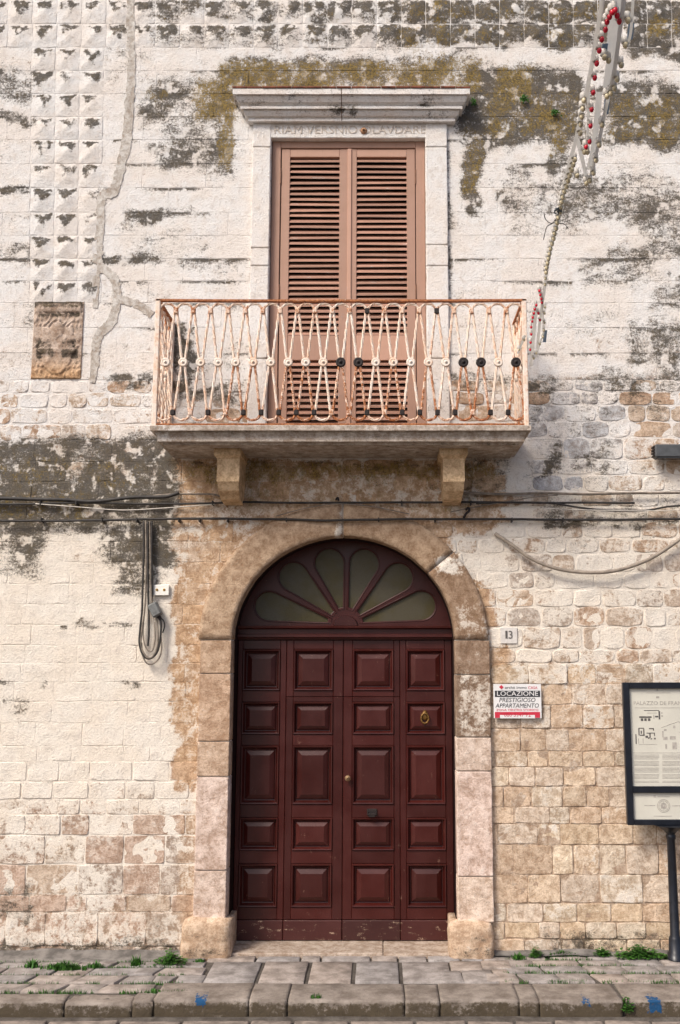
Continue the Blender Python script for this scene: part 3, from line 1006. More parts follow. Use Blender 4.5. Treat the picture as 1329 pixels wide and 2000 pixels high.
for ya, yb, t in ((1250, 1316, (0.50, 0.36, 0.25)), (1316, 1448, (0.54, 0.385, 0.27)), (1448, 1517, (0.55, 0.41, 0.30)), (1517, 1700, (0.66, 0.53, 0.45)), (1700, 1798, (0.66, 0.535, 0.45))):
    jamb(OX0, DX0, ya, yb, t, 0.22, lambda px, py, V: np.maximum(0.02, boxes([(385, 1706, 420, 1716, 8, .4)], px, py)), ya, 1)
for ya, yb, t in ((1250, 1318, (0.31, 0.22, 0.155)), (1318, 1440, (0.30, 0.22, 0.16)), (1440, 1506, (0.64, 0.52, 0.43)), (1506, 1712, (0.69, 0.55, 0.47)), (1712, 1802, (0.69, 0.56, 0.455))):
    jamb(DX1, OX1, ya, yb, t, brownchip if ya < 1440 else 0.25, Lr, ya + 5, -1)
def plinth(p0, p1, y0, y1, seed, inner):
    xa, xb = at(p0, 1830, -0.11).x, at(p1, 1830, -0.11).x
    z1, z0 = at(667, y0, -0.11).z, at(667, y1, -0.11).z
    z0 = -0.06
    V, Fc = block_vf(xa, xb, z0, z1, 0.115, 0.03, 0.03, 0.014, 0.018, yback=0.02, bulge=0.012, seed=seed)
    rx0, rx1 = (xb - 0.08, xb - 0.012) if inner > 0 else (xa + 0.012, xa + 0.08)
    v2, f2 = box_vf(rx0, rx1, -0.085, 0.30, z0 + 0.01, z1 - 0.02, 0.01)
    V, Fc = join_vf([(V, Fc), (v2, f2)])
    A = attrs_for(V, (0.56, 0.42, 0.30), L=lambda px, py, V: boxes([(p0, (y0 + y1) / 2 - 8, p1, (y0 + y1) / 2 + 4, 8, .36), (p0, 1846, p1, 1858, 8, .4)], px, py), M=0.06, W=0.2, brown=False)
    mk('plinth_stone', V, Fc, M_STONE, surround, True, A)
plinth(353, 452, 1796, 1858, 1.5, 1)
plinth(878, 966, 1801, 1860, 6.5, -1)
# door step
zt = 0.014
V, Fc = join_vf([box_vf(DX0 - 0.02, DXC + 0.35, -0.05, 0.50, -0.06, zt, 0.008), box_vf(DXC + 0.353, DX1 + 0.02, -0.055, 0.50, -0.06, zt - 0.002, 0.008)])
mk('threshold', V, Fc, M_STONE, surround, False, attrs_for(V, (0.44, 0.36, 0.29), L=0.15, M=0, W=0.08, brown=False))

# ------------------------------------------------------------------ door
DY = 0.33                                  # door face depth
dl = lambda p, q=1500: at(p, q, DY).x
dz = lambda q: at(667, q, DY).z
DT = dz(1250)                              # top of leaves
v, f = box_vf(DX0 + 0.002, DX1 - 0.002, DY + 0.03, DY + 0.07, zt - 0.01, DT)
door = mk('door', v, f, M_DOOR, facade)
door['label'] = 'dark maroon panelled double door with wicket'
parts = [box_vf(DX0 - 0.05, DX0 + 0.001, 0.131, 0.55, -0.05, ARC_Z), box_vf(DX1 - 0.001, DX1 + 0.05, 0.131, 0.55, -0.05, ARC_Z)]
av, af = [], []
for i in range(nA + 1):
    a = math.pi * i / nA
    for e_ in (0.05, -0.001):
        for y in (0.131, 0.55):
            av.append((DXC + (R_IN + e_) * math.cos(a), y, ARC_Z + (R_IN * KZ_IN + e_) * math.sin(a)))
for i in range(nA):
    b = i * 4
    for p, q in ((0, 1), (1, 3), (3, 2), (2, 0)):
        af.append((b + p, b + q, b + 4 + q, b + 4 + p))
v, f = join_vf(parts + [(av, af)])
mk('door_lining', v, f, M_LINING, door)
# columns and rows (photo px)
cols = [(470, 545), (571, 650), (688, 770), (794, 871)]
rows = [(1268, 1349), (1371, 1434), (1456, 1571), (1597, 1661), (1687, 1772)]
cx = [(dl(a, 1520), dl(b, 1520)) for a, b in cols]
rz = [(dz(b), dz(a)) for a, b in rows]
zbot, zpl = zt + 0.004, dz(1797)
LX, RX = DX0 + 0.004, DX1 - 0.004
mid = dl(670, 1520)
j1, j2 = dl(557, 1520), dl(782, 1520)
def dbox(name, x0, x1, y0, y1, z0, z1, mat=M_DOOR, bev=0.004):
    v, f = box_vf(x0, x1, y0, y1, z0, z1, bev)
    return mk(name, v, f, mat, door)
# stiles (each board between joints)
edges = [(LX, cx[0][0]), (cx[0][1], j1 - 0.0015), (j1 + 0.0015, cx[1][0]), (cx[1][1], mid - 0.0025), (mid + 0.0025, cx[2][0]), (cx[2][1], j2 - 0.0015), (j2 + 0.0015, cx[3][0]), (cx[3][1], RX)]
zsplit = dz(1361)
for k, (a, b) in enumerate(edges):
    if k in (2, 3, 4, 5):
        dbox('stile', a, b, DY, DY + 0.045, zpl + 0.003, zsplit - 0.0015)
        dbox('stile', a, b, DY, DY + 0.045, zsplit + 0.0015, DT - 0.002)
    else:
        dbox('stile', a, b, DY, DY + 0.045, zpl + 0.003, DT - 0.002)
zed = [zpl + 0.003] + [q for r in rz[::-1] for q in r] + [DT - 0.002]
for c in range(4):
    a, b = cx[c]
    for k in range(6):
        z0, z1 = zed[2 * k], zed[2 * k + 1]
        if c in (1, 2) and z0 < zsplit < z1:
            dbox('rail', a + 0.0005, b - 0.0005, DY + 0.001, DY + 0.045, z0, zsplit - 0.0015)
            dbox('rail', a + 0.0005, b - 0.0005, DY + 0.001, DY + 0.045, zsplit + 0.0015, z1)
        else:
            dbox('rail', a + 0.0005, b - 0.0005, DY + 0.001, DY + 0.045, z0, z1)
for c in range(4):
    a, b = cx[c]
    for z0, z1 in rz:
        # bolection moulding frame + fielded panel, one mesh
        V, Fc = [], []
        rings = [(0.0, -0.002), (0.006, -0.012), (0.016, -0.010), (0.026, 0.012), (0.032, 0.024), (0.040, 0.026), (0.046, 0.014), (0.082, -0.004), (0.086, -0.006)]
        for ins, y in rings:
            s = ins * (0.86 if (z1 - z0) < 0.32 else 1.0)
            V += [(a + s, DY + y, z0 + s), (b - s, DY + y, z0 + s), (b - s, DY + y, z1 - s), (a + s, DY + y, z1 - s)]
        for i in range(len(rings) - 1):
            for k in range(4):
                Fc.append((i * 4 + k, i * 4 + (k + 1) % 4, (i + 1) * 4 + (k + 1) % 4, (i + 1) * 4 + k))
        n0 = (len(rings) - 1) * 4
        Fc.append((n0, n0 + 1, n0 + 2, n0 + 3))
        mk('panel', V, Fc, M_DOOR, door)
# kick boards
for a, b in ((LX, j1 - 0.0015), (j1 + 0.0015, mid - 0.0025), (mid + 0.0025, j2 - 0.0015), (j2 + 0.0015, RX)):
    dbox('kick_board', a, b, DY - 0.014, DY + 0.045, zbot, zpl, M_DOORW, 0.006)
# centre astragal
# knocker, knob, letter flap
def lathe_obj(name, prof, px, py, mat, Y, parent, seg=14):
    v, f = lathe_vf(prof, at(px, py, Y), 'y', seg)
    return mk(name, v, f, mat, parent, True)
lathe_obj('knob', [(0.012, 0), (0.010, 0.02), (0.022, 0.03), (0.027, 0.045), (0.022, 0.06), (0.008, 0.066)], 680, 1519, M_KNOB, DY, door)
# lion-ring knocker: oval boss, ring, foot
kc = at(830, 1401, DY - 0.006)
bmv = []
bm = bmesh.new()
bmesh.ops.create_icosphere(bm, subdivisions=2, radius=1)
for q in bm.verts:
    n_ = q.co.normalized()
    w_ = 1 + 0.18 * math.sin(9 * math.atan2(n_.z, n_.x)) * (1 - abs(n_.y))
    q.co = Vector((kc.x + n_.x * 0.036 * w_, kc.y - 0.022 * max(-0.2, -n_.y), kc.z + 0.014 + n_.z * 0.046 * w_))
bm.verts.index_update()
v1 = [tuple(q.co) for q in bm.verts]; f1 = [[q.index for q in fc.verts] for fc in bm.faces]; bm.free()
ring = [Vector((kc.x + 0.034 * math.cos(t), kc.y - 0.026, kc.z - 0.008 + 0.044 * math.sin(t))) for t in [2 * math.pi * i / 18 for i in range(18)]]
v, f = join_vf([(v1, f1), tube_vf(ring, 0.008, 6, closed=True), lathe_vf([(0.011, 0), (0.011, 0.016), (0.006, 0.02)], (kc.x, kc.y, kc.z - 0.055), 'y', 8)])
mk('knocker', v, f, M_BRASS, door, True)
hc = at(727, 1588, DY)
v, f = join_vf([box_vf(hc.x - 0.045, hc.x + 0.045, DY - 0.012, DY + 0.002, hc.z - 0.02, hc.z + 0.038, 0.004), tube_vf([(hc.x - 0.036, DY - 0.012, hc.z + 0.005), (hc.x - 0.036, DY - 0.045, hc.z - 0.005), (hc.x + 0.036, DY - 0.045, hc.z - 0.005), (hc.x + 0.036, DY - 0.012, hc.z + 0.005)], 0.010, 6), box_vf(hc.x - 0.03, hc.x + 0.03, DY - 0.05, DY - 0.036, hc.z - 0.03, hc.z + 0.0, 0.004)])
mk('pull_handle', v, f, M_BLACKIRON, door)

# transom and fanlight
zt0, zt1 = dz(1250), dz(1222)
V, Fc = [], []
prof = [(DY + 0.05, zt0 + 0.004), (DY - 0.015, zt0 + 0.004), (DY - 0.02, zt0 + 0.016), (DY - 0.05, zt0 + 0.026), (DY - 0.05, zt0 + 0.05), (DY - 0.03, zt0 + 0.056), (DY - 0.03, zt1 - 0.035), (DY - 0.075, zt1 - 0.022), (DY - 0.078, zt1 - 0.004), (DY - 0.02, zt1), (DY + 0.05, zt1)]
for x in (LX - 0.002, RX + 0.002):
    V += [(x, y, z) for y, z in prof]
m = len(prof)
for k in range(m - 1): Fc.append((k, k + 1, m + k + 1, m + k))
Fc += [tuple(range(m)), tuple(range(m, 2 * m))[::-1]]
mk('transom', V, Fc, M_DOOR, door)

def curve_plate(name, loops, y, depth, bevel, mat, parent, bres=1):
    cu = bpy.data.curves.new(name + '_c', 'CURVE')
    cu.dimensions = '2D'; cu.fill_mode = 'BOTH'; cu.extrude = depth / 2; cu.bevel_depth = bevel; cu.bevel_resolution = bres
    for lp in loops:
        s = cu.splines.new('POLY'); s.points.add(len(lp) - 1); s.use_cyclic_u = True
        for p, (x, z) in zip(s.points, lp): p.co = (x, z, 0, 1)
    ob = bpy.data.objects.new(name + '_c', cu)
    COL.objects.link(ob)
    dg = bpy.context.evaluated_depsgraph_get()
    me = ob.evaluated_get(dg).to_mesh()
    V = [(q.co.x, y - q.co.z, q.co.y) for q in me.vertices]
    Fc = [tuple(p.vertices) for p in me.polygons]
    bpy.data.objects.remove(ob, do_unlink=True)
    bpy.data.curves.remove(cu)
    return mk(name, V, Fc, mat, parent)

FY = DY + 0.005
hub = at(675, 1222, FY)
ppx = lambda x, y: ((lambda q: (q.x, q.z))(at(x, y, FY)))
outer = []
for i in range(49):
    a = math.pi * i / 48
    outer.append((DXC + (R_IN + 0.01) * math.cos(a), ARC_Z + (R_IN * KZ_IN + 0.01) * math.sin(a)))
outer = [(x, max(z, zt1 - 0.002)) for x, z in outer]
fz = [p for i, p in enumerate(outer) if i == 0 or (abs(p[0] - outer[i - 1][0]) + abs(p[1] - outer[i - 1][1])) > 1e-4]
# keep only the two end points at transom level
low = [p for p in fz if p[1] <= zt1 - 0.0019]
up = [p for p in fz if p[1] > zt1 - 0.0019]
xl = min(p[0] for p in up) - 0.03; xr = max(p[0] for p in up) + 0.03
fz = [(RX + 0.002, zt1 - 0.002)] + up + [(LX - 0.002, zt1 - 0.002)]
# petals in px: hub (675,1221); inner radius, outer extents
petals = []
for k in range(6):
    ac = math.radians(15 + 30 * k)
    ac = [14.5, 42, 73, 104.5, 137, 166][k] * math.pi / 180
    rx_, ry_ = 184, 152
    ro = 1 / math.sqrt((math.cos(ac) / rx_) ** 2 + (math.sin(ac) / ry_) ** 2)
    ri = 34
    hw_o, hw_i = (29 if k in (1, 2, 3, 4) else 29), 5
    d = (math.cos(ac), -math.sin(ac)); nrm = (d[1], -d[0])
    pts = []
    rc = ro - hw_o
    pts.append((ri, -hw_i)); pts.append((ri, hw_i))
    # right side straight to tangent
    for t in np.linspace(-1, 1, 15):
        an = t * math.radians(98)
        pts.append((rc + hw_o * math.cos(an), -hw_o * math.sin(an) * -1 if False else hw_o * math.sin(-an)))
    poly = []
    for r_, w_ in [pts[0]] + [p for p in pts[2:]][::-1] + [pts[1]]:
        poly.append((675 + d[0] * r_ + nrm[0] * w_, 1221 + d[1] * r_ + nrm[1] * w_))
    poly = [(x, min(y, 1216.5)) for x, y in poly]
    petals.append([ppx(x, y) for x, y in poly])
def clean_loop(lp, eps=0.003):
    o = [lp[0]]
    for p in lp[1:]:
        if math.hypot(p[0] - o[-1][0], p[1] - o[-1][1]) > eps: o.append(p)
    if math.hypot(o[0][0] - o[-1][0], o[0][1] - o[-1][1]) < eps: o.pop()
    return o
petals = [clean_loop(p) for p in petals]
fan = curve_plate('fanlight', [fz] + petals, FY, 0.03, 0.006, M_DOOR, facade)
fan['label'] = 'half-round fanlight with six petal-shaped glass panes'
for p in petals:
    cxm = sum(q[0] for q in p) / len(p); czm = sum(q[1] for q in p) / len(p)
    big = [(cxm + (x - cxm) * 1.03, czm + (z - czm) * 1.03) for x, z in p]
    V = [(x, FY + 0.004, z) for x, z in big] + [(x, FY + 0.010, z) for x, z in big]
    n_ = len(big)
    Fc = [tuple(range(n_)), tuple(range(n_, 2 * n_))[::-1]] + [(i, (i + 1) % n_, n_ + (i + 1) % n_, n_ + i) for i in range(n_)]
    mk('pane', V, Fc, M_GLASS, fan)
    ringp = [Vector((x, FY - 0.021, z)) for x, z in [(cxm + (x - cxm) * 1.05, czm + (z - czm) * 1.04) for x, z in p]]
    v, f = tube_vf(ringp, 0.0045, 6, closed=True)
    mk('glazing_bead', v, f, M_DOOR, fan, True)
# half-round hub
hv = []
for i in range(17):
    a = math.pi * i / 16
    hv.append((hub.x + 0.108 * math.cos(a), hub.z + 0.090 * math.sin(a)))
V = [(x, FY - 0.05, z) for x, z in hv] + [(hub.x + (x - hub.x) * 1.08, FY - 0.015, hub.z + (z - hub.z) * 1.08) for x, z in hv]
n_ = len(hv)
mk('fan_hub', V, [tuple(range(n_))] + [(i, i + 1, n_ + i + 1, n_ + i) for i in range(n_ - 1)], M_DOOR, fan)
# dark room behind
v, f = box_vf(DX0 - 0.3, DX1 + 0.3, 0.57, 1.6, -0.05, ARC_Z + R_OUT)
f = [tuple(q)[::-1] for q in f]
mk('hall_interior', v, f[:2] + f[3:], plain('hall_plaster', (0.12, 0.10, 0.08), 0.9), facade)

# ------------------------------------------------------------------ window
WYF = -0.035
def stone_block(name, p0, p1, y0, y1, out, parent, tint=(0.62, 0.56, 0.50), W=0.72, L=None, M=0.02, e=0.006, seed=0.0, yback=0.05, rough=0.003):
    xa, xb = at(p0, (y0 + y1) / 2, -out).x, at(p1, (y0 + y1) / 2, -out).x
    z1, z0 = at(667, y0, -out).z, at(667, y1, -out).z
    V, Fc = block_vf(xa, xb, z0, z1, out, e, 0.045, rough, 0.002, yback=yback, seed=seed)
    A = attrs_for(V, tint, L=(L if L is not None else 0.04), M=M, W=W, brown=False)
    return mk(name, V, Fc, M_STONE, parent, True, A)
# core of the surround behind blocks
zs0, zs1 = BALC_Z, at(667, 232).z
fx0, fx1 = at(528, 430).x, at(832, 430).x
V, Fc = join_vf([box_vf(WX0 + 0.004, fx0 + 0.002, -0.024, 0.30, zs0, zs1 - 0.02), box_vf(fx1 - 0.002, WX1 - 0.004, -0.024, 0.30, zs0, zs1 - 0.02), box_vf(fx0 + 0.004, fx1 - 0.004, -0.022, 0.30, at(667, 271).z, zs1 - 0.022)])
wsur = mk('window_surround', V, Fc, M_STONE, facade, False, attrs_for(V, (0.5, 0.42, 0.36), L=0.1, M=0, W=0.55, brown=False))
sl = lambda y: -10 * (y - 236) / 590.0          # left edge drifts with perspective; handled by at()
xl0 = 493.5
def wj(ya, yb, side, seed):
    zc = (ya + yb) / 2
    xa, xb = (WX0, fx0) if side < 0 else (fx1, WX1)
    z1, z0 = at(667, ya, WYF).z - 0.002, at(667, yb, WYF).z + 0.002
    V, Fc = block_vf(xa, xb, z0, z1, 0.036, 0.005, 0.05, 0.002, 0.002, yback=0.02, seed=seed)
    Lf = lambda px, py, V: np.maximum(0.05, boxes([(835, 640, 875, 830, 20, .24), (490, 660, 530, 830, 25, .10)], px, py))
    mk('jamb_stone', V, Fc, M_STONE, wsur, True, attrs_for(V, (0.64, 0.57, 0.50), L=Lf, M=0.015, W=0.80, brown=False))
for ya, yb in ((236, 287), (287, 484), (484, 519), (519, 700), (700, 850)): wj(ya, yb, -1, ya)
for ya, yb in ((236, 287), (287, 478), (478, 519), (519, 700), (700, 850)): wj(ya, yb, 1, ya + 3)
frieze = stone_block('frieze', 528, 838, 237, 270, 0.030, wsur, seed=3.3, W=0.78, tint=(0.62, 0.52, 0.42))

def text_vf(body, size, extrude=0.001, align='CENTER', xscale=1.0):
    cu = bpy.data.curves.new('t', 'FONT')
    cu.body = body; cu.size = size; cu.extrude = extrude; cu.align_x = align; cu.align_y = 'CENTER'; cu.resolution_u = 3
    ob = bpy.data.objects.new('t', cu)
    COL.objects.link(ob)
    dg = bpy.context.evaluated_depsgraph_get()
    me = ob.evaluated_get(dg).to_mesh()
    V = [(q.co.x * xscale, q.co.y, q.co.z) for q in me.vertices]
    Fc = [tuple(p.vertices) for p in me.polygons]
    bpy.data.objects.remove(ob, do_unlink=True)
    bpy.data.curves.remove(cu)
    return V, Fc

def wtext(name, body, px, py, hpx, Y, mat, parent, wpx=None, shear=0.0):
    """text on a wall-parallel plane; hpx = cap height in px"""
    c = at(px, py, Y)
    s = (at(px + 1, py, Y) - c).length
    size = hpx * s / 0.72
    V, Fc = text_vf(body, size)
    xs = [q[0] for q in V]
    k = 1.0
    if wpx: k = wpx * s / (max(xs) - min(xs))
    V = [(c.x + (q[0] + shear * q[1]) * k, Y - q[2], c.z + q[1]) for q in V]
    return mk(name, V, Fc, mat, parent)
M_CARVE = plain('carved_letters', (0.55, 0.48, 0.41), 0.9, 0, 0.4, 60)
wtext('lettering', 'RIAM VERSNIO\u00b7OLAVDARE', 684, 254, 17, -0.0335, M_CARVE, wsur, wpx=296)
v, f = lathe_vf([(0.03, 0), (0.034, 0.006), (0.026, 0.016), (0.01, 0.02)], at(711, 256, -0.030), 'y', 12)
mk('stone_boss', v, f, M_STONE, wsur, True, attrs_for(v, (0.55, 0.33, 0.2), L=0.1, M=0, W=0.05, brown=False))

def mitre(x0, x1, yb, yf, prof, n=30):
    """prof: (inset, z) pairs; three-sided moulding; front edge split for detail"""
    V, Fc = [], []
    m = n + 3
    for ins, z in prof:
        row = [(x0 + ins, yb, z)]
        for i in range(n + 1):
            x = x0 + ins + (x1 - x0 - 2 * ins) * i / n
            row.append((x, yf + ins + 0.0025 * fbm(x * 5, z * 5, 1.0, 2), z + 0.002 * fbm(x * 4, z * 9, 6.0, 2)))
        row.append((x1 - ins, yb, z))
        V += row
    for i in range(len(prof) - 1):
        for k in range(m - 1):
            a = i * m + k
            Fc.append((a, a + m, a + m + 1, a + 1))
    Fc.append(tuple(range(m)))
    Fc.append(tuple((len(prof) - 1) * m + k for k in range(m))[::-1])
    return V, Fc
# cornice: two halves share one profile; split joint at px 667
cyf = -0.21
cx0, cx1 = at(455, 175, cyf).x, at(918, 175, cyf).x
zc = lambda y, Y: at(667, y, Y).z
prof = [(i_, zc(q_, cyf + i_)) for i_, q_ in ((0.0, 173), (0.0, 183.5), (0.004, 184), (0.020, 185), (0.026, 190), (0.045, 199), (0.074, 206), (0.078, 206.5), (0.066, 207.5), (0.066, 212), (0.088, 213), (0.094, 219), (0.112, 226), (0.138, 231), (0.140, 231.5), (0.132, 232.5), (0.132, 236.5))]
V, Fc = mitre(cx0, cx1, 0.03, cyf, prof, 60)
Lf = lambda px, py, V: np.clip(0.14 + 0.36 * sstep(0.05, 0.45, np.array([fbm(a * 2.2, c * 9, 3.3, 3) for a, b, c in V])) + boxes([(470, 195, 910, 205, 8, .12), (650, 190, 690, 235, 14, .15)], px, py), 0, .6)
cor = mk('cornice', V, Fc, M_STONE, wsur, False, attrs_for(V, (0.58, 0.50, 0.43), L=Lf, M=0.05, W=0.74, brown=False))
# joint line in cornice (dark mortar bead following the profile), tile capping
js = at(667, 200, cyf).x
jv = [(js + dx, cyf + ins - 0.0035, z) for ins, z in prof for dx in (-0.004, 0.004)]
mk('mortar_joint', jv, [(2 * i, 2 * i + 1, 2 * i + 3, 2 * i + 2) for i in range(len(prof) - 1)], plain('joint_dark', (0.16, 0.11, 0.08), 0.9), wsur)
M_TILE = plain('terracotta_cap', (0.17, 0.055, 0.03), 0.85, 0, 0.5, 25)
zcap = zc(172.5, cyf)
n_ = 16
for i in range(n_):
    a, b = cx0 - 0.006 + (cx1 - cx0 + 0.012) * i / n_, cx0 - 0.006 + (cx1 - cx0 + 0.012) * (i + 1) / n_
    dzz = random.uniform(-0.003, 0.004)
    v, f = box_vf(a + 0.002, b - 0.002, cyf - random.uniform(0.004, 0.014), 0.02, zcap + 0.001, zcap + 0.018 + dzz, 0.003)
    mk('cap_tile', v, f, M_TILE, wsur)

# shutters
SY = 0.03
sx = lambda p, q=430: at(p, q, SY).x
sz = lambda q: at(667, q, SY).z
X0, X1 = sx(530), sx(831)
zb = BALC_Z
frame_parts = [box_vf(X0, sx(547), SY, SY + 0.06, zb, sz(272), 0.004), box_vf(sx(813), X1, SY, SY + 0.06, zb, sz(272), 0.004), box_vf(sx(547), sx(813), SY + 0.001, SY + 0.06, sz(289), sz(272), 0.004)]
V, Fc = join_vf(frame_parts)
win = mk('shuttered_window', V, Fc, M_SHUT, facade)
win['label'] = 'salmon brown louvred double shutters on the balcony'
v, f = box_vf(X0 + .03, X1 - .03, SY + 0.085, SY + 0.095, zb, sz(275))
mk('window_pane', v, f, plain('dark_pane', (0.015, 0.012, 0.011), 0.3), win)  # dark sheet added behind the slats so their gaps read black
def sbox(name, a, b, z0, z1, y0=0.004, y1=0.05, mat=M_SHUT, bev=0.003):
    v, f = box_vf(sx(a), sx(b), SY + y0, SY + y1, z0, z1, bev)
    return mk(name, v, f, mat, win)
leafs = [(549, 565.5, 663, 680), (684, 697, 795, 811.5)]
ztop, zmr1, zmr0, zlow = sz(306), sz(655), sz(703), zb + 0.10
for a, b, c, d in leafs:
    sbox('shutter_stile', a, b, zb + 0.015, sz(291))
    sbox('shutter_stile', c, d, zb + 0.015, sz(291))
    sbox('shutter_rail', b + .3, c - .3, ztop, sz(291.5), 0.005)
    sbox('shutter_rail', b + .3, c - .3, zmr0, zmr1, 0.005)
    sbox('shutter_rail', b + .3, c - .3, zb + 0.015, zlow, 0.005)
    for lo, hi in ((zmr1, ztop), (zlow, zmr0)):
        n_ = int(round((hi - lo) / 0.0555))
        for i in range(n_):
            zz = lo + (hi - lo) * (i + 0.5) / n_
            ya, yb_ = SY + 0.008, SY + 0.055
            xA, xB = sx(b) - 0.004, sx(c) + 0.004
            t = 0.0145
            jz = random.uniform(-0.0025, 0.0025); tl = random.uniform(-.003, .003)
            V = []
            for x, dj in ((xA, tl), (xB, -tl)):
                V += [(x, ya, zz - 0.0245 + jz + dj), (x, ya, zz - 0.0245 + t + jz + dj), (x, yb_, zz + 0.019 + t + jz), (x, yb_, zz + 0.019 + jz)]
            Fc = [(0, 1, 2, 3), (7, 6, 5, 4), (0, 4, 5, 1), (1, 5, 6, 2), (2, 6, 7, 3), (3, 7, 4, 0)]
            mk('slat', V, Fc, M_SLAT, win)
# astragal, hinges
sbox('astragal', 679, 686.5, zb + 0.015, sz(291), -0.008, 0.02)
M_HINGE = plain('old_hinge', (0.20, 0.10, 0.06), 0.7)
for q in (345, 570, 770):
    for p in (547.5, 812.3):
        v, f = tube_vf([(sx(p), SY - 0.002, sz(q - 14)), (sx(p), SY - 0.002, sz(q + 14))], 0.006, 6)
        mk('hinge', v, f, M_HINGE, win)

# ------------------------------------------------------------------ balcony
BYF = -0.68
bx0, bx1 = at(293, 838, BYF).x, at(1038, 838, BYF).x
zb_ = lambda y, Y: at(667, y, Y).z
prof = [(i_, zb_(q_, BYF + i_)) for i_, q_ in ((0.006, 830.5), (0.0, 832), (0.0, 840.5), (0.006, 841.5), (0.032, 842.5), (0.036, 846), (0.050, 851.5), (0.052, 853), (0.052, 862), (0.058, 863), (0.090, 864.5), (0.098, 868.5))]
V, Fc = mitre(bx0, bx1, 0.03, BYF, prof, 90)
# underside slopes a little: separate subdivided sheet just below
Lf = lambda px, py, V: np.clip(0.14 + 0.26 * sstep(-0.1, 0.4, np.array([fbm(a * 2.5, c * 14, 8.3, 3) for a, b, c in V])), 0, .7)
balc = mk('balcony', V, Fc, M_STONE, facade, False, attrs_for(V, (0.47, 0.41, 0.35), L=Lf, M=0.16, W=0.30, brown=False))
balc['label'] = 'stone balcony with rusty cream wrought iron railing'
def bracket(pc0, pc1, pb0, pb1, seed, lean):
    YF = -0.40
    xa, xb = at(pb0, 915, YF).x, at(pb1, 915, YF).x
    ca, cb = at(pc0, 885, YF - 0.04).x, at(pc1, 885, YF - 0.04).x
    zt_ = prof[-1][1] + 0.004
    z1, z2, z3, z4 = zb_(888, YF - .04), zb_(896, YF), zb_(940, YF), zb_(972, YF + 0.10)
    zz = [(zt_, 'cap'), (z1, 'cap'), (z2, 'body'), (z3, 'body')]
    V, Fc = [], []
    def loop(x0, x1, yf, z): return [(x0, 0.02, z), (x0, yf, z), (x1, yf, z), (x1, 0.02, z)]
    rings = [loop(ca, cb, YF - .04, zt_), loop(ca, cb, YF - .04, z1), loop(ca + 0.006, cb - 0.006, YF - 0.034, z1 - 0.003), loop(xa, xb, YF, z2), loop(xa, xb, YF, z3), loop(xa + .006, xb - .006, YF + .004, z3 - .006), loop(xa + .006, xb - .006, YF + .06, zb_(958, YF + .06)), loop(xa + .014, xb - .014, YF + .16, zb_(975, YF + .16)), loop(xa + .014, xb - .014, -0.02, zb_(975, YF + .16) - 0.02)]
    for r in rings: V += r
    for i in range(len(rings) - 1):
        for k in range(3):
            a = i * 4 + k
            Fc.append((a, a + 4, a + 5, a + 1))
    Fc.append((0, 1, 2, 3))
    e = (len(rings) - 1) * 4
    Fc.append((e + 3, e + 2, e + 1, e))
    A = attrs_for(V, (0.64, 0.47, 0.29), L=0.10, M=0.10, W=0.14, brown=False)
    mk('bracket', V, Fc, M_STONE, balc, False, A)
bracket(418, 470, 424, 468, 1, 1)
bracket(859, 914, 866, 908, 2, -1)
# railing
RY = -0.62
rx = lambda p: at(p, 708, RY).x
rzz = lambda q: at(667, q, RY).z
x_l, x_r = rx(306), rx(1026)
z_top, z_bot = rzz(587), BALC_Z + 0.012
PITCHX = (rx(1008) - rx(324)) / 20
xs = [rx(324) + PITCHX * k for k in range(21)]
z_loop, z_col, z_ros, z_bcol, z_bl = rzz(593), rzz(608), rzz(708), rzz(806), rzz(821)
def element(upper, flip=False):
    """outline of one half element in local (s,z), s across"""
    h = PITCHX / 2
    zl, zc_ = (z_loop, z_col) if upper else (z_bl, z_bcol)
    pts = []
    side = []
    # from rosette outward to the collar, then round the loop
    side += [(0.010, z_ros + (0.030 if upper else -0.030))]
    for t in np.linspace(0.1, 0.93, 9):
        side.append((0.012 + (h - 0.022) * t, z_ros + (zc_ - z_ros) * t))
    side.append((h - 0.009, zc_))
    arc = []
    for a in np.linspace(math.radians(8), math.radians(172), 13):
        rr = (abs(zl - zc_) - 0.006)
        arc.append((h * 0.93 * math.cos(a), zc_ + (rr * math.sin(a) + 0.004) * (1 if upper else -1)))
    L_ = [(-s, z) for s, z in side][::-1]
    return side + arc + L_
def rod(s0, upper, mat, side=None):
    pts = element(upper)
    if side is None:
        P = [Vector((s0 + s, RY, z)) for s, z in pts]
    else:
        P = [Vector((side, s0 + s, z)) for s, z in pts]
    # resample for twist
    Q = []
    for i in range(len(P) - 1):
        k = max(1, int((P[i + 1] - P[i]).length / 0.016))
        for j in range(k): Q.append(P[i].lerp(P[i + 1], j / k))
    Q.append(P[-1])
    v, f = tube_vf(Q, [0.0120 * (1 + 0.10 * math.sin(i * 1.9)) for i in range(len(Q))], 5, twist=0.35)
    ra = [max(math.exp(-abs(q[2] - z_col) / 0.05), math.exp(-abs(q[2] - z_bcol) / 0.06), 0.8 * math.exp(-max(0, z_ros - q[2]) / 0.05) if q[2] < z_ros else 0.2) for q in v]
    return mk('rod', v, f, mat, balc, False, {'rustadd': ra})
black_ros = {10, 11, 17, 18, 20}
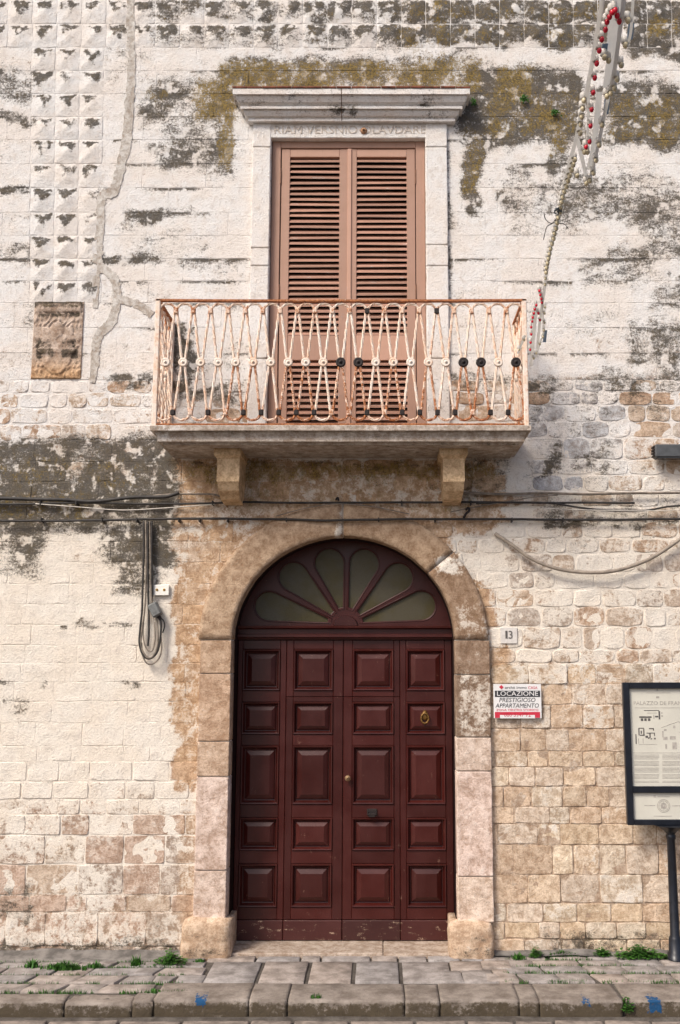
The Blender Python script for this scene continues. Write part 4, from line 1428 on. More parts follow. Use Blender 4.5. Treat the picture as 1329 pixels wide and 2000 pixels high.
for k, x in enumerate(xs):
    rod(x, True, [M_RUSTPALE, M_RUST][random.random() < .55])
    rod(x, False, M_RUST2 if k in black_ros else [M_RUSTPALE, M_RUST, M_RUST2][random.choice((0, 1, 1, 2))])
    R = 0.043 if k in black_ros else 0.040
    pr = [(R * .9, -0.010), (R, -0.006), (R, 0.012), (R * .88, 0.019), (R * .7, 0.019), (R * .55, 0.016), (R * .3, 0.017), (R * .26, 0.024), (R * .1, 0.026)]
    v, f = lathe_vf(pr, (x, RY, z_ros), 'y', 16)
    mk('rosette', v, f, M_BLACKIRON if k in black_ros else (M_RUST if random.random() < .4 else M_RUSTPALE), balc, True)
bc_black = {0, 2, 4, 5, 6, 7, 8, 11, 13, 14, 15, 16, 18, 19}
tc_black = {11, 15}
for k in range(20):
    x = (xs[k] + xs[k + 1]) / 2
    for z, bl in ((z_col, k in tc_black), (z_bcol, k in bc_black)):
        v, f = box_vf(x - 0.020, x + 0.020, RY - 0.018, RY + 0.018, z - 0.026, z + 0.026, 0.007)
        mk('collar', v, f, M_BLACKIRON if bl else M_RUST2, balc)
# rails
def rail_bar(p, q, w, h, mat, name='rail', sag=0.0):
    n_ = 14
    P = [Vector(p).lerp(Vector(q), i / n_) for i in range(n_ + 1)]
    V, Fc = [], []
    d = (Vector(q) - Vector(p)).normalized()
    s = Vector((0, 0, 1)).cross(d).normalized()
    for i, c in enumerate(P):
        c = c + Vector((0, 0, -sag * math.sin(math.pi * i / n_) + 0.0015 * fbm(i * .9, 2, 1)))
        V += [c - s * w / 2 - Vector((0, 0, h / 2)), c + s * w / 2 - Vector((0, 0, h / 2)), c + s * w / 2 + Vector((0, 0, h / 2)), c - s * w / 2 + Vector((0, 0, h / 2))]
    for i in range(n_):
        for k in range(4):
            Fc.append((i * 4 + k, i * 4 + (k + 1) % 4, i * 4 + 4 + (k + 1) % 4, i * 4 + 4 + k))
    Fc += [(3, 2, 1, 0), tuple(n_ * 4 + k for k in range(4))]
    return mk(name, V, Fc, mat, balc)
M_RAILTOP = rusty('top_rail', 0.38)
rail_bar((x_l - 0.02, RY, z_top), (x_r + 0.02, RY, z_top), 0.042, 0.016, M_RAILTOP, sag=0.006)
rail_bar((x_l - 0.02, RY, z_bot + 0.006), (x_r + 0.02, RY, z_bot + 0.006), 0.036, 0.012, M_RAILTOP)
for x in (x_l, x_r):
    rail_bar((x, RY + 0.022, z_top - 0.001), (x, 0.01, z_top - 0.001), 0.04, 0.015, M_RAILTOP)
    rail_bar((x, RY + 0.02, z_bot + 0.005), (x, 0.01, z_bot + 0.005), 0.036, 0.012, M_RAILTOP)
    v, f = box_vf(x - 0.021, x + 0.021, RY - 0.021, RY + 0.021, BALC_Z, z_top + 0.012, 0.005)
    mk('post', v, f, M_RUST, balc)
    v, f = box_vf(x - 0.016, x + 0.016, -0.035, -0.005, BALC_Z, z_top - 0.008, 0.004)
    mk('post', v, f, M_RUST, balc)
    for i in range(4):
        s0 = RY + 0.085 + PITCHX * 0.96 * i
        rod(s0, True, M_RUST, side=x)
        rod(s0, False, M_RUST, side=x)
        v, f = lathe_vf([(0.030, -0.01), (0.036, 0), (0.036, 0.01), (0.02, 0.018)], (0, 0, 0), 'y', 12)
        v = [(x + (q[1]), s0 + q[0], z_ros + q[2]) for q in v]
        mk('rosette', v, f, M_RUST, balc, True)

# ------------------------------------------------------------------ cables and small wall fittings
def cable(name, label, pts, r, mat, Y=-0.05, sub=8, group=None, jit=0.0):
    P = [at(p[0], p[1], p[2] if len(p) > 2 else Y) for p in pts]
    S = spline(P, sub)
    if jit:
        S = [s + Vector((0, 0, jit * fbm(s.x * 3, 0, pts[0][1], 2))) for s in S]
    v, f = tube_vf(S, r, 8)
    o = mk(name, v, f, mat, None, True)
    tag(o, label, 'cable', group)
    return o
G = 'cables strung across the facade'
cable('wall_cable', 'lowest black cable crossing the whole facade just over the arch crown', [(-60, 1017), (60, 1017), (200, 1016), (370, 1013), (520, 1014), (650, 1016, -0.085), (800, 1014, -0.085), (960, 1014), (1150, 1015), (1390, 1013)], 0.011, M_CABLE, -0.055, group=G, jit=0.006)
cable('wall_cable', 'black cable running under the balcony brackets across the whole facade', [(-60, 986), (60, 984), (150, 982), (300, 984), (400, 983), (480, 981), (667, 982), (850, 981), (930, 981), (1090, 982), (1240, 982)], 0.010, M_CABLE, -0.05, group=G, jit=0.006)
cable('wall_cable', 'thick sagging black cable on the dark lichen patch at left', [(-60, 973), (40, 974), (130, 977), (180, 979), (260, 972), (320, 970), (350, 962)], 0.017, M_CABLE, -0.055, group=G, jit=0.008)
cable('wall_cable', 'grey brown cable from the lichen patch into the left balcony bracket', [(300, 968), (345, 965), (380, 965), (420, 966), (440, 974), (470, 980)], 0.009, M_CABLEG, -0.05, group=G)
cable('wall_cable', 'pale thin wire between the two black cable lines at left', [(70, 984), (150, 990), (210, 995), (260, 996), (340, 991), (420, 985)], 0.0045, M_CABLEW, -0.062, group=G)
cable('wall_cable', 'grey brown cable along the wall beneath the lamp at right, top of the cables', [(905, 963), (985, 965), (1060, 963), (1150, 965), (1250, 963), (1390, 962)], 0.012, M_CABLEG, -0.05, group=G, jit=0.006)
cable('wall_cable', 'black cable dipping between the horizontal lines at right', [(930, 983), (1010, 981), (1080, 983), (1130, 991), (1190, 997), (1260, 997), (1310, 989), (1390, 985)], 0.009, M_CABLE, -0.058, group=G)
cable('wall_cable', 'thin brown wire rising from right bracket toward the grey cable', [(880, 1000), (930, 990), (1000, 978), (1050, 970), (1090, 967)], 0.005, M_CABLEG, -0.06, group=G)
cable('wall_cable', 'thin pale grey wire hanging low over the sagging black cable at right', [(1060, 993), (1150, 996), (1250, 998), (1329, 996), (1390, 995)], 0.004, M_CABLEW, -0.066, group=G)
cable('wall_cable', 'thin wire arching over the arch crown below the balcony', [(540, 1008, -.08), (600, 992, -.08), (660, 984, -.08), (730, 990, -.08), (800, 1004, -.08)], 0.0045, M_CABLEG, -0.06, group=G)
cable('hanging_conduit', 'thick grey conduit hanging in a wide curve right of the arch', [(967, 1042, -0.03), (1000, 1064, -.06), (1040, 1092, -.07), (1090, 1111, -.075), (1145, 1118, -.075), (1200, 1115, -.075), (1255, 1098, -.07), (1300, 1073, -.06), (1390, 1008, -.05)], 0.0165, plain('conduit_grey', (0.30, 0.25, 0.20), 0.65, 0, 0.25, 14))
# clips on the main cables
ORD = ['first', 'second', 'third', 'fourth', 'fifth', 'sixth', 'seventh', 'eighth', 'ninth', 'tenth', 'eleventh']
for py, pxs, which in ((1015.5, (82, 200, 268, 350, 390, 445, 560, 740, 850, 1000, 1100), 'lower'), (982.5, (80, 150, 416, 785, 920), 'upper')):
    for i, p in enumerate(pxs):
        c = at(p, py, -0.05)
        v, f = box_vf(c.x - 0.006, c.x + 0.006, -0.072, 0.0, c.z - 0.02, c.z + 0.02, 0.003)
        o = mk('cable_clip', v, f, M_CABLE)
        tag(o, '%s black clip from the left on the %s main cable' % (ORD[i], which), 'cable clip', 'cable clips')
# hook
v, f = tube_vf(spline([at(906, 1010, 0.0), at(907, 1010, -0.07), at(911, 1003, -0.09), at(917, 997, -0.09), at(915, 992, -0.09), at(910, 996, -0.09)], 6), 0.011, 6)
tag(mk('wall_hook', v, f, M_BLACKIRON, None, True), 'small black iron hook under the right balcony bracket', 'hook')
v, f = tube_vf(spline([at(657, 975, 0.0), at(657, 975, -0.08), at(660, 972, -0.09), at(662, 978, -0.09)], 6), 0.009, 6)
tag(mk('wall_hook', v, f, M_BLACKIRON, None, True), 'small black iron stub above the arch crown', 'hook')

# vertical bundle with hanging loops
bun = empty('cable_bundle', at(296, 1297, 0), 'bundle of black cables dropping down the wall to hanging loops', 'cable')
def bcab(pts, r, mat):
    v, f = tube_vf(spline([at(*p) for p in pts], 8), r, 7)
    mk('loop_cable', v, f, mat, bun, True)
bcab([(281, 1018, -.05), (281, 1080, -.05), (279, 1150, -.05), (278, 1190, -.06), (274, 1230, -.06), (273, 1258, -.07), (281, 1281, -.07), (294, 1286, -.07), (308, 1272, -.07), (314, 1240, -.07), (314, 1212, -.06), (306, 1195, -.05)], 0.0095, M_CABLE)
bcab([(285, 1018, -.055), (286, 1090, -.055), (285, 1150, -.055), (283, 1190, -.06), (277, 1235, -.065), (276, 1262, -.07), (286, 1282, -.075), (297, 1284, -.075), (306, 1268, -.075), (309, 1240, -.07), (306, 1205, -.06)], 0.008, M_CABLEG)
bcab([(289, 1018, -.06), (289, 1100, -.06), (290, 1160, -.06), (291, 1200, -.065), (291, 1240, -.06), (289, 1262, -.06)], 0.009, M_CABLE)
bcab([(293, 1018, -.055), (294, 1080, -.055), (295, 1140, -.055), (298, 1185, -.055)], 0.0085, M_CABLEG)
bcab([(297, 1018, -.05), (297, 1090, -.05), (298, 1140, -.05), (297, 1180, -.05)], 0.0095, M_CABLE)
bcab([(277, 1255, -.06), (279, 1280, -.065), (287, 1295, -.07), (298, 1297, -.07), (310, 1287, -.07), (316, 1268, -.07), (314, 1240, -.06)], 0.007, M_CABLEG)
bcab([(282, 1200, -.06), (280, 1240, -.06), (286, 1266, -.06), (297, 1272, -.06), (303, 1250, -.06), (302, 1215, -.06)], 0.006, M_CABLEG)
bcab([(305, 1205, -.06), (318, 1210, -.06), (322, 1222, -.05), (318, 1236, -.05)], 0.006, M_CABLE)
jb = empty('junction_box', at(303, 1207, 0), 'small tilted grey plastic junction box among the hanging cables', 'junction box')
c = at(303, 1191, -0.075)
def rotbox(cx, cz, w, h, y0, y1, ang, bev):
    v, f = box_vf(-w / 2, w / 2, y0, y1, -h / 2, h / 2, bev)
    ca, sa = math.cos(ang), math.sin(ang)
    return [(cx + q[0] * ca - q[2] * sa, q[1], cz + q[0] * sa + q[2] * ca) for q in v], f
v, f = rotbox(c.x, c.z, 0.085, 0.125, -0.10, -0.02, math.radians(28), 0.010)
mk('box_body', v, f, M_GREYPL, jb)
v, f = rotbox(c.x, c.z, 0.074, 0.112, -0.112, -0.100, math.radians(28), 0.006)
mk('box_lid', v, f, M_GREYPL, jb)
v, f = tube_vf([at(310, 1202, -.06), at(314, 1210, -.06)], 0.016, 8)
mk('cable_gland', v, f, M_BLACKIRON, jb)

# small white plate
plate = empty('wall_plate', at(314, 1163, 0), 'small white plate with two yellowish marks beside the cable bundle', 'plate')
c0, c1 = at(298.5, 1163, -0.03), at(331, 1142, -0.03)
v, f = box_vf(c0.x, c1.x, -0.035, -0.01, c0.z, c1.z, 0.004)
mk('plate_body', v, f, plain('plate_white', (0.84, 0.81, 0.74), 0.4, 0, 0.05), plate)
for p in (307, 321):
    c = at(p, 1152, -0.035)
    v, f = lathe_vf([(0.012, 0), (0.012, 0.003), (0.008, 0.004)], c, 'y', 12)
    mk('plate_mark', v, f, plain('plate_ochre', (0.55, 0.33, 0.06), 0.5), plate)
    v, f = box_vf(c.x - 0.009, c.x + 0.009, -0.042, -0.036, c.z - 0.005, c.z + 0.006, 0.002)
    mk('screw_head', v, f, plain('plate_dark', (0.16, 0.07, 0.02), 0.5), plate)

# house number
num = empty('house_number', at(994, 1258, 0), 'pale stone house number tile reading 13 right of the arch', 'house number')
c0, c1 = at(978, 1257, -0.03), at(1011, 1225, -0.03)
v, f = block_vf(c0.x, c1.x, c0.z, c1.z, 0.016, 0.003, 0.03, 0.001, 0.001, yback=0.01)
mk('tile', v, f, plain('tile_grey', (0.64, 0.605, 0.565), 0.6, 0, 0.1, 40), num)
for ch, p in (('1', 989.5), ('3', 997.8)):
    wtext('digit', ch, p, 1240.5, 15.5, -0.0185, M_INK, num, wpx=(4.2 if ch == '1' else 7.5))

# wall lamp at right edge
lamp = empty('wall_lamp', at(1320, 893, 0), 'dark grey horizontal wall lamp at the right edge of the wall', 'wall lamp')
YL = -0.16
a, b = at(1281, 893, YL), at(1420, 867, YL)
v, f = box_vf(a.x, b.x, YL, YL + 0.11, a.z, b.z, 0.012)
mk('lamp_housing', v, f, M_LAMPG, lamp)
for i in range(4):
    zz = a.z + 0.02 + (b.z - a.z - 0.04) * i / 3
    v, f = box_vf(a.x - 0.012, a.x + 0.004, YL + 0.012, YL + 0.098, zz - 0.008, zz + 0.008, 0.002)
    mk('cooling_fin', v, f, M_BLACKIRON, lamp)
v, f = box_vf(a.x + 0.02, b.x - 0.02, YL + 0.012, YL + 0.095, a.z - 0.006, a.z + 0.004)
mk('lamp_lens', v, f, plain('lens_dark', (0.06, 0.06, 0.06), 0.2), lamp)
v, f = box_vf(at(1370, 880).x - 0.03, at(1370, 880).x + 0.03, -0.06, 0.02, a.z + 0.02, b.z - 0.02, 0.004)
mk('lamp_arm', v, f, M_LAMPG, lamp)

# ------------------------------------------------------------------ rental sign
sg = empty('rental_sign', at(1010, 1404, 0), 'white red and black rental notice sign fixed right of the door jamb', 'sign')
SGY = -0.042
def quad(p0, q0, p1, q1, Y, mat, name, parent, th=0.0015, tilt=0.0):
    a, b = at(p0, q1, Y), at(p1, q0, Y)
    v, f = box_vf(a.x, b.x, Y - th, Y + 0.0005, a.z, b.z)
    return mk(name, v, f, mat, parent)
a, b = at(965, 1403, SGY), at(1057, 1336, SGY)
v, f = box_vf(a.x, b.x, SGY, SGY + 0.006, a.z, b.z, 0.001)
mk('sign_panel', v, f, M_SIGNW, sg)
quad(967, 1349, 1055, 1361, SGY - .001, M_SIGNK, 'band', sg)
quad(967, 1390.5, 1055, 1402, SGY - .001, M_SIGNR, 'band', sg)
quad(977, 1396.5, 1045, 1403.0, SGY - .0022, M_SIGNW, 'band', sg)
c = at(979.5, 1342, SGY - .001)
v, f = rotbox(c.x, c.z, 0.027, 0.027, SGY - 0.003, SGY + .0005, math.radians(45), 0)
mk('emblem', v, f, M_SIGNR, sg)
wtext('lettering', 'arch\u00e8 immo', 1008, 1343, 5.5, SGY - .0008, M_SIGNK, sg, wpx=42)
wtext('lettering', 'CASA', 1041, 1343.5, 5.5, SGY - .0008, M_SIGNR, sg, wpx=18)
wtext('lettering', 'LOCAZIONE', 1011, 1355, 9, SGY - .0028, M_SIGNW, sg, wpx=80)
wtext('lettering', 'PRESTIGIOSO', 1011, 1367.5, 8.5, SGY - .0008, M_SIGNK, sg, wpx=70, shear=.2)
wtext('lettering', 'APPARTAMENTO', 1011, 1378.5, 8.5, SGY - .0008, M_SIGNK, sg, wpx=84, shear=.2)
wtext('lettering', 'ZONA CENTRO STORICO GIOVINAZZO'[:19], 1011, 1386.8, 4.0, SGY - .0008, M_SIGNR, sg, wpx=82)
wtext('lettering', '080 3947 72', 1011, 1396.5, 7.5, SGY - .0038, M_SIGNR, sg, wpx=52)

# ------------------------------------------------------------------ information board
IBY = -0.20
ib_base = at(1308, 1853, 0)
gpos = gnd(1307, 1853, 0.0)
board = empty('information_board', (at(1300, 1700, IBY).x, IBY, 0.0), 'black framed information board with building plans on a black post', 'information board')
bl, br = at(1217, 1340, IBY).x, at(1384, 1340, IBY).x
zt1_, zm1, zm0, zb0 = at(1217, 1333, IBY).z, at(1217, 1536, IBY).z, at(1217, 1549, IBY).z, at(1217, 1612, IBY).z
bcx = (bl + br) / 2
fw = 0.056
def bbox(name, x0, x1, y0, y1, z0, z1, mat=M_BOARD, bev=0.004):
    v, f = box_vf(x0, x1, y0, y1, z0, z1, bev)
    return mk(name, v, f, mat, board)
bbox('frame_bar', bl, bl + fw, IBY, IBY + 0.05, zb0, zt1_)
bbox('frame_bar', br - fw, br, IBY, IBY + 0.05, zb0, zt1_)
bbox('frame_bar', bl + fw, br - fw, IBY + .001, IBY + 0.05, zt1_ - 0.052, zt1_)
bbox('frame_bar', bl + fw, br - fw, IBY + .001, IBY + 0.05, zm0, zm1)
bbox('frame_bar', bl + fw, br - fw, IBY + .001, IBY + 0.05, zb0, zb0 + 0.045)
bbox('back_plate', bl + 0.01, br - 0.01, IBY + 0.035, IBY + 0.048, zb0 + 0.01, zt1_ - 0.01, M_BOARD, 0)
pY = IBY + 0.028
bbox('poster', bl + fw - .002, br - fw + .002, pY, pY + 0.006, zm1 - .002, zt1_ - 0.05, M_PAPER, 0)
bbox('poster', bl + fw - .002, br - fw + .002, pY, pY + 0.006, zb0 + 0.043, zm0 + .002, M_PAPER, 0)
PYI = pY - 0.001
def ink(p0, q0, p1, q1, mat=M_INKPALE, name='print_line'):
    return quad(p0, q0, p1, q1, PYI, mat, name, board, 0.0006)
wtext('lettering', 'PALAZZO DE FRANCESCHI', 1303, 1373.5, 7.5, PYI, M_INKPALE, board, wpx=130)
ink(1263, 1352.8, 1310, 1353.6); ink(1240, 1382, 1364, 1382.7)
for q, a, b in ((1346.5, 1283, 1286), (1361, 1282, 1288)):
    ink(a, q - 1, b, q + 2.5)
# elevation sketch
ink(1258, 1387, 1288, 1388.3, M_INK); ink(1249, 1399, 1273, 1402, M_INK)
for k in range(3): ink(1252 + 7 * k, 1403, 1256.5 + 7 * k, 1408, M_INK)
ink(1287, 1389, 1289.5, 1405, M_INK); ink(1280, 1398, 1286, 1401, M_INK); ink(1277, 1396, 1278, 1404); ink(1264, 1392, 1283, 1393); ink(1292, 1391, 1294, 1394); ink(1292, 1397, 1295, 1400)
# plan sketch
for r_ in ((1247.5, 1422, 1249.2, 1436), (1248, 1421.5, 1258, 1423), (1257, 1423, 1258.8, 1436), (1250, 1435, 1259, 1437), (1252, 1427, 1254, 1433), (1268, 1422, 1277, 1424), (1276, 1422, 1277.5, 1427), (1263, 1431, 1279, 1432.6), (1269, 1432, 1271, 1441), (1261, 1437, 1266, 1441), (1271, 1442, 1274, 1444), (1278, 1431, 1279.5, 1437), (1278, 1441, 1281, 1444), (1242, 1434, 1243.4, 1453), (1266, 1440, 1269, 1443)):
    ink(*r_, M_INK)
for r_ in ((1248, 1453.3, 1284, 1454), (1247, 1442, 1248, 1452), (1256, 1442, 1257, 1452)):
    ink(*r_)
# portal sketch
for r_ in ((1294, 1428, 1296, 1440), (1296, 1439, 1304, 1445), (1300, 1453, 1303, 1462), (1309, 1438, 1320, 1444), (1314, 1450, 1322, 1463), (1297, 1424, 1302, 1427), (1315, 1417, 1319, 1422), (1328, 1430, 1360, 1431), (1335, 1432, 1337, 1460), (1350, 1432, 1352, 1460)):
    ink(*r_)
v, f = tube_vf([at(1292, 1421, PYI), at(1325, 1409, PYI), at(1345, 1420, PYI)], 0.0018, 4)
mk('print_line', v, f, M_INKPALE, board)
ink(1236, 1470, 1364, 1470.7)
for c0, c1 in ((1239, 1288), (1294, 1358)):
    for k in range(22):
        q = 1474 + k * 2.55
        if k % 5 == 4: continue
        ink(c0, q, c1 - random.uniform(0, 8 if k % 5 == 3 else 1), q + 0.8, M_INKPALE, 'print_line')
# lower poster: compass rose
cc = at(1296.5, 1574, PYI)
for R in (0.053, 0.042, 0.022):
    v, f = tube_vf([(cc.x + R * math.cos(2 * math.pi * i / 28), PYI, cc.z + R * math.sin(2 * math.pi * i / 28)) for i in range(28)], 0.0022, 4, closed=True)
    mk('compass_ring', v, f, M_INKPALE, board)
for i in range(16):
    a = 2 * math.pi * i / 16
    r0 = 0.050 if i % 2 == 0 else 0.036
    V = [(cc.x + r0 * math.cos(a), PYI, cc.z + r0 * math.sin(a)), (cc.x + .012 * math.cos(a + .3), PYI, cc.z + .012 * math.sin(a + .3)), (cc.x + .004 * math.cos(a), PYI - .0008, cc.z + .004 * math.sin(a)), (cc.x + .012 * math.cos(a - .3), PYI, cc.z + .012 * math.sin(a - .3))]
    mk('compass_point', V, [(0, 1, 2), (0, 2, 3)], M_INKPALE, board)
ink(1259, 1572.5, 1280, 1574); ink(1313, 1573, 1332, 1574.5); ink(1277, 1593.5, 1313, 1594.5); ink(1285, 1555.5, 1309, 1556.5); ink(1277, 1553, 1281, 1557.5)
# post
pz = zb0
prof_ = [(0.068, 0.0), (0.068, 0.05), (0.056, 0.062), (0.052, 0.16), (0.047, 0.175), (0.040, 0.19), (0.037, 0.6), (0.034, pz - 0.12), (0.040, pz - 0.11), (0.042, pz - 0.085), (0.034, pz - 0.075), (0.055, pz - 0.05), (0.11, pz - 0.012), (0.15, pz + 0.0)]
v, f = lathe_vf(prof_, (bcx, IBY + 0.03, 0.0), 'z', 18)
mk('post', v, f, M_BOARD, board, True)

# ------------------------------------------------------------------ festive light string
def ldepth(py):
    t = (py + 40) / 730.0
    return 1.0 / ((1 - t) / 4.15 + t / 8.25)
def lp(px, py, dd=0.0): return atdepth(px, py, ldepth(py) + dd)
lb = lp(1050, 700)
lights = empty('festive_light_string', tuple(lb), 'unlit string of red and cream festive bulbs on white strips rising from the balcony', 'light string')
def strip(pts, w, name='strip', mat=M_STRIP, dd=0.0):
    S = spline([lp(p[0], p[1], dd) for p in pts], 6)
    V, Fc = [], []
    for i, s in enumerate(S):
        for dx, dy in ((-w / 2, 0), (w / 2, 0), (w / 2, 0.008), (-w / 2, 0.008)):
            V.append(s + Vector((dx, dy, 0)))
    for i in range(len(S) - 1):
        for k in range(4):
            Fc.append((i * 4 + k, i * 4 + (k + 1) % 4, i * 4 + 4 + (k + 1) % 4, i * 4 + 4 + k))
    Fc += [(3, 2, 1, 0), tuple((len(S) - 1) * 4 + k for k in range(4))]
    mk(name, V, Fc, mat, lights)
strip([(1186, -60), (1176, 10), (1166, 70), (1156, 130), (1146, 180), (1136, 220), (1126, 270), (1114, 315), (1102, 365), (1092, 415), (1080, 465), (1070, 520), (1063, 570), (1056, 620), (1050, 680)], 0.020)
strip([(1180, -60), (1171, 40), (1160, 110), (1151, 165), (1150, 220), (1147, 280)], 0.012, dd=0.03)
strip([(1224, -60), (1218, 10), (1210, 70), (1202, 130), (1191, 180), (1180, 230), (1170, 280), (1158, 330), (1152, 350)], 0.018)
strip([(1240, -60), (1236, 20), (1233, 60), (1228, 85)], 0.012)
strip([(1210, -60), (1205, -10), (1200, 40), (1196, 110), (1188, 170)], 0.050, 'web_panel', dd=0.06)
strip([(1171, 180), (1166, 240), (1158, 300), (1150, 330)], 0.030, 'web_panel', dd=0.06)
strip([(1128, 270), (1138, 310), (1146, 345)], 0.020, 'web_panel', dd=0.06)
strip([(1048, 600), (1044, 640), (1040, 690), (1038, 715)], 0.026, 'web_panel', dd=0.05)
strip([(1056, 560), (1060, 600), (1062, 650), (1056, 668), (1046, 700)], 0.014, dd=0.02)
strip([(1026, 655), (1020, 670), (1012, 690)], 0.02, dd=0.0)
for pts in (([(1234, 45), (1231, 75)]), ([(1187, 190), (1184, 222)]), ([(1183, 85), (1180, 105)]), ([(1066, 645), (1064, 668)])):
    strip(pts, 0.026, 'blue_film', M_BLUEF, dd=0.05)
red = [(1206, 31), (1202, 20), (1196, 24), (1191, 33), (1186, 43), (1183, 58), (1176, 77), (1171, 99), (1166, 124), (1162, 152), (1159, 181), (1156, 214), (1154, 246), (1152, 277), (1145, 287), (1210, 42),
       (1054, 568), (1056, 576), (1058, 584), (1059, 591), (1048, 596), (1045, 604), (1043, 612), (1041, 620), (1040, 628), (1038, 639), (1038, 653), (1037, 669), (1036, 683), (1052, 612), (1055, 625)]
cream = [(1227, 40), (1222, 88), (1214, 127), (1206, 155), (1201, 172), (1194, 182), (1186, 188), (1181, 112), (1189, 118), (1177, 244), (1171, 283), (1165, 313), (1160, 338), (1153, 353), (1146, 358), (1141, 196), (1139, 212), (1137, 228), (1135, 243), (1134, 260), (1142, 297), (1148, 297), (1128, 343)]
p = [1123, 312]
ropes = [(1123, 312), (1120, 322), (1117, 332), (1113, 343), (1110, 353), (1107, 364), (1103, 374), (1100, 385), (1098, 394), (1096, 404), (1095, 414), (1091, 425), (1089, 435), (1087, 446), (1084, 456), (1082, 466), (1079, 476), (1076, 486), (1074, 496), (1072, 505), (1070, 514), (1068, 523), (1067, 532), (1066, 544), (1065, 556), (1065, 600), (1064, 612), (1064, 630), (1063, 645), (1061, 658), (1055, 672), (1048, 690), (1043, 700), (1024, 664), (1014, 683)]
bm = bmesh.new(); bmesh.ops.create_uvsphere(bm, u_segments=10, v_segments=7, radius=1)
bm.verts.index_update()
SV = [tuple(q.co) for q in bm.verts]; SF = [tuple(q.index for q in fc.verts) for fc in bm.faces]; bm.free()
sock_me = None; bulb_me = {}
def bulb(px, py, mat, dd=-0.02, s=1.0, dirx=0.15):
    c = lp(px, py, dd)
    r = 0.0118 * s
    o = mk('bulb', [(c.x + q[0] * r, c.y + q[1] * r, c.z + q[2] * r * 1.25) for q in SV], SF, mat, lights, True)
    v, f = lathe_vf([(0.011 * s, 0), (0.0145 * s, 0.003), (0.0145 * s, 0.026), (0.012 * s, 0.030)], (c.x - 0.004, c.y + 0.002, c.z + 0.009 * s), 'z', 9)
    mk('socket', v, f, M_SOCK, lights, True)
for q in red: bulb(*q, M_BULBR, s=(1.0 if q[1] < 500 else 0.85))
for q in cream: bulb(*q, M_BULBW, s=1.1)
for q in ropes: bulb(*q, M_BULBW, s=(1.15 if q[1] < 540 else 0.8))
# tie wire clump
for k in range(7):
    rnd = lambda a: random.uniform(-a, a)
    pts = [lp(1090 + rnd(7), 412 + rnd(9), -0.03) for _ in range(5)]
    v, f = tube_vf(spline(pts, 5), 0.0028, 4)
    mk('tie_wire', v, f, plain('tie_blue', (0.06, 0.09, 0.12), 0.6) if k == 0 else bpy.data.materials['tie_blue'], lights)
for pts in ([(1089, 425), (1078, 437), (1068, 444), (1062, 468)], [(1088, 434), (1076, 436), (1066, 428), (1063, 416)], [(1092, 436), (1103, 438), (1110, 446)]):
    v, f = tube_vf(spline([lp(a, b, -0.02) for a, b in pts], 6), 0.003, 4)
    mk('tie_wire', v, f, M_CABLE, lights)

# ------------------------------------------------------------------ pavement, kerb, road
V, Fc = [], []
ROAD_Z = -0.145
gxs = np.linspace(-40, 40, 33)
gys = np.concatenate([np.linspace(-60, -4, 15), np.linspace(-3.5, -0.9, 8)])
for y in gys:
    for x in gxs: V.append((x, y, ROAD_Z))
for j in range(len(gys) - 1):
    for i in range(len(gxs) - 1):
        a = j * len(gxs) + i
        Fc.append((a, a + 1, a + len(gxs) + 1, a + len(gxs)))
road = mk('road', V, Fc, M_JOINT, None)
road['kind'] = 'structure'
KB, KF = -0.90, -1.13            # kerb back / front
pv_v, pv_f = box_vf(-5.2, 5.2, KF + 0.06, 0.02, -0.14, -0.028)
pav = mk('pavement', pv_v, pv_f, M_JOINT, None)
pav['kind'] = 'structure'

def pave_poly(corners, z, parent, mat, h=0.06, name='paving_stone', e=0.005, dome=0.002, inset=0.009, tilt=0.006):
    """corners: 4 (x,y) ccw, rounded top slab"""
    c = np.array(corners, dtype=float)
    ctr = c.mean(0)
    tl = (random.uniform(-tilt, tilt), random.uniform(-tilt, tilt), random.uniform(-.004, .004))
    def pos(u, v, dz):
        p = (1 - u) * (1 - v) * c[0] + u * (1 - v) * c[1] + u * v * c[2] + (1 - u) * v * c[3]
        w = p - ctr
        return p, z + dz + tl[0] * w[0] + tl[1] * w[1] + tl[2]
    lx = np.linalg.norm(c[1] - c[0]); ly = np.linalg.norm(c[3] - c[0])
    def ax(L):
        i0, i1 = inset / L, (inset + e) / L
        return [i0, i0 + 0.001, i1, 0.3, 0.5, 0.7, 1 - i1, 1 - i0 - 0.001, 1 - i0]
    U = ax(lx); keep = inset; inset = min(inset * 1.5, ly * .12); W = ax(ly); inset = keep
    V, Fc = [], []
    for j, v in enumerate(W):
        for i, u in enumerate(U):
            r = min(i, j, 8 - i, 8 - j)
            dzv = [-h, -0.005, 0.0][min(r, 2)]
            if r > 2: dzv += dome
            p, zz = pos(u, v, dzv)
            if r > 0: zz += 0.004 * fbm(p[0] * 8, p[1] * 8, 3, 2)
            jx, jy = 0.007 * fbm(p[0] * 6, p[1] * 6, 11, 2), 0.007 * fbm(p[0] * 6, p[1] * 6, 17, 2)
            V.append((p[0] + jx, p[1] + jy, zz))
    for j in range(8):
        for i in range(8):
            a = j * 9 + i
            Fc.append((a, a + 1, a + 10, a + 9))
    return mk(name, V, Fc, mat, parent, True)
def py_to_y(py): return gnd(667, py, -0.012).y
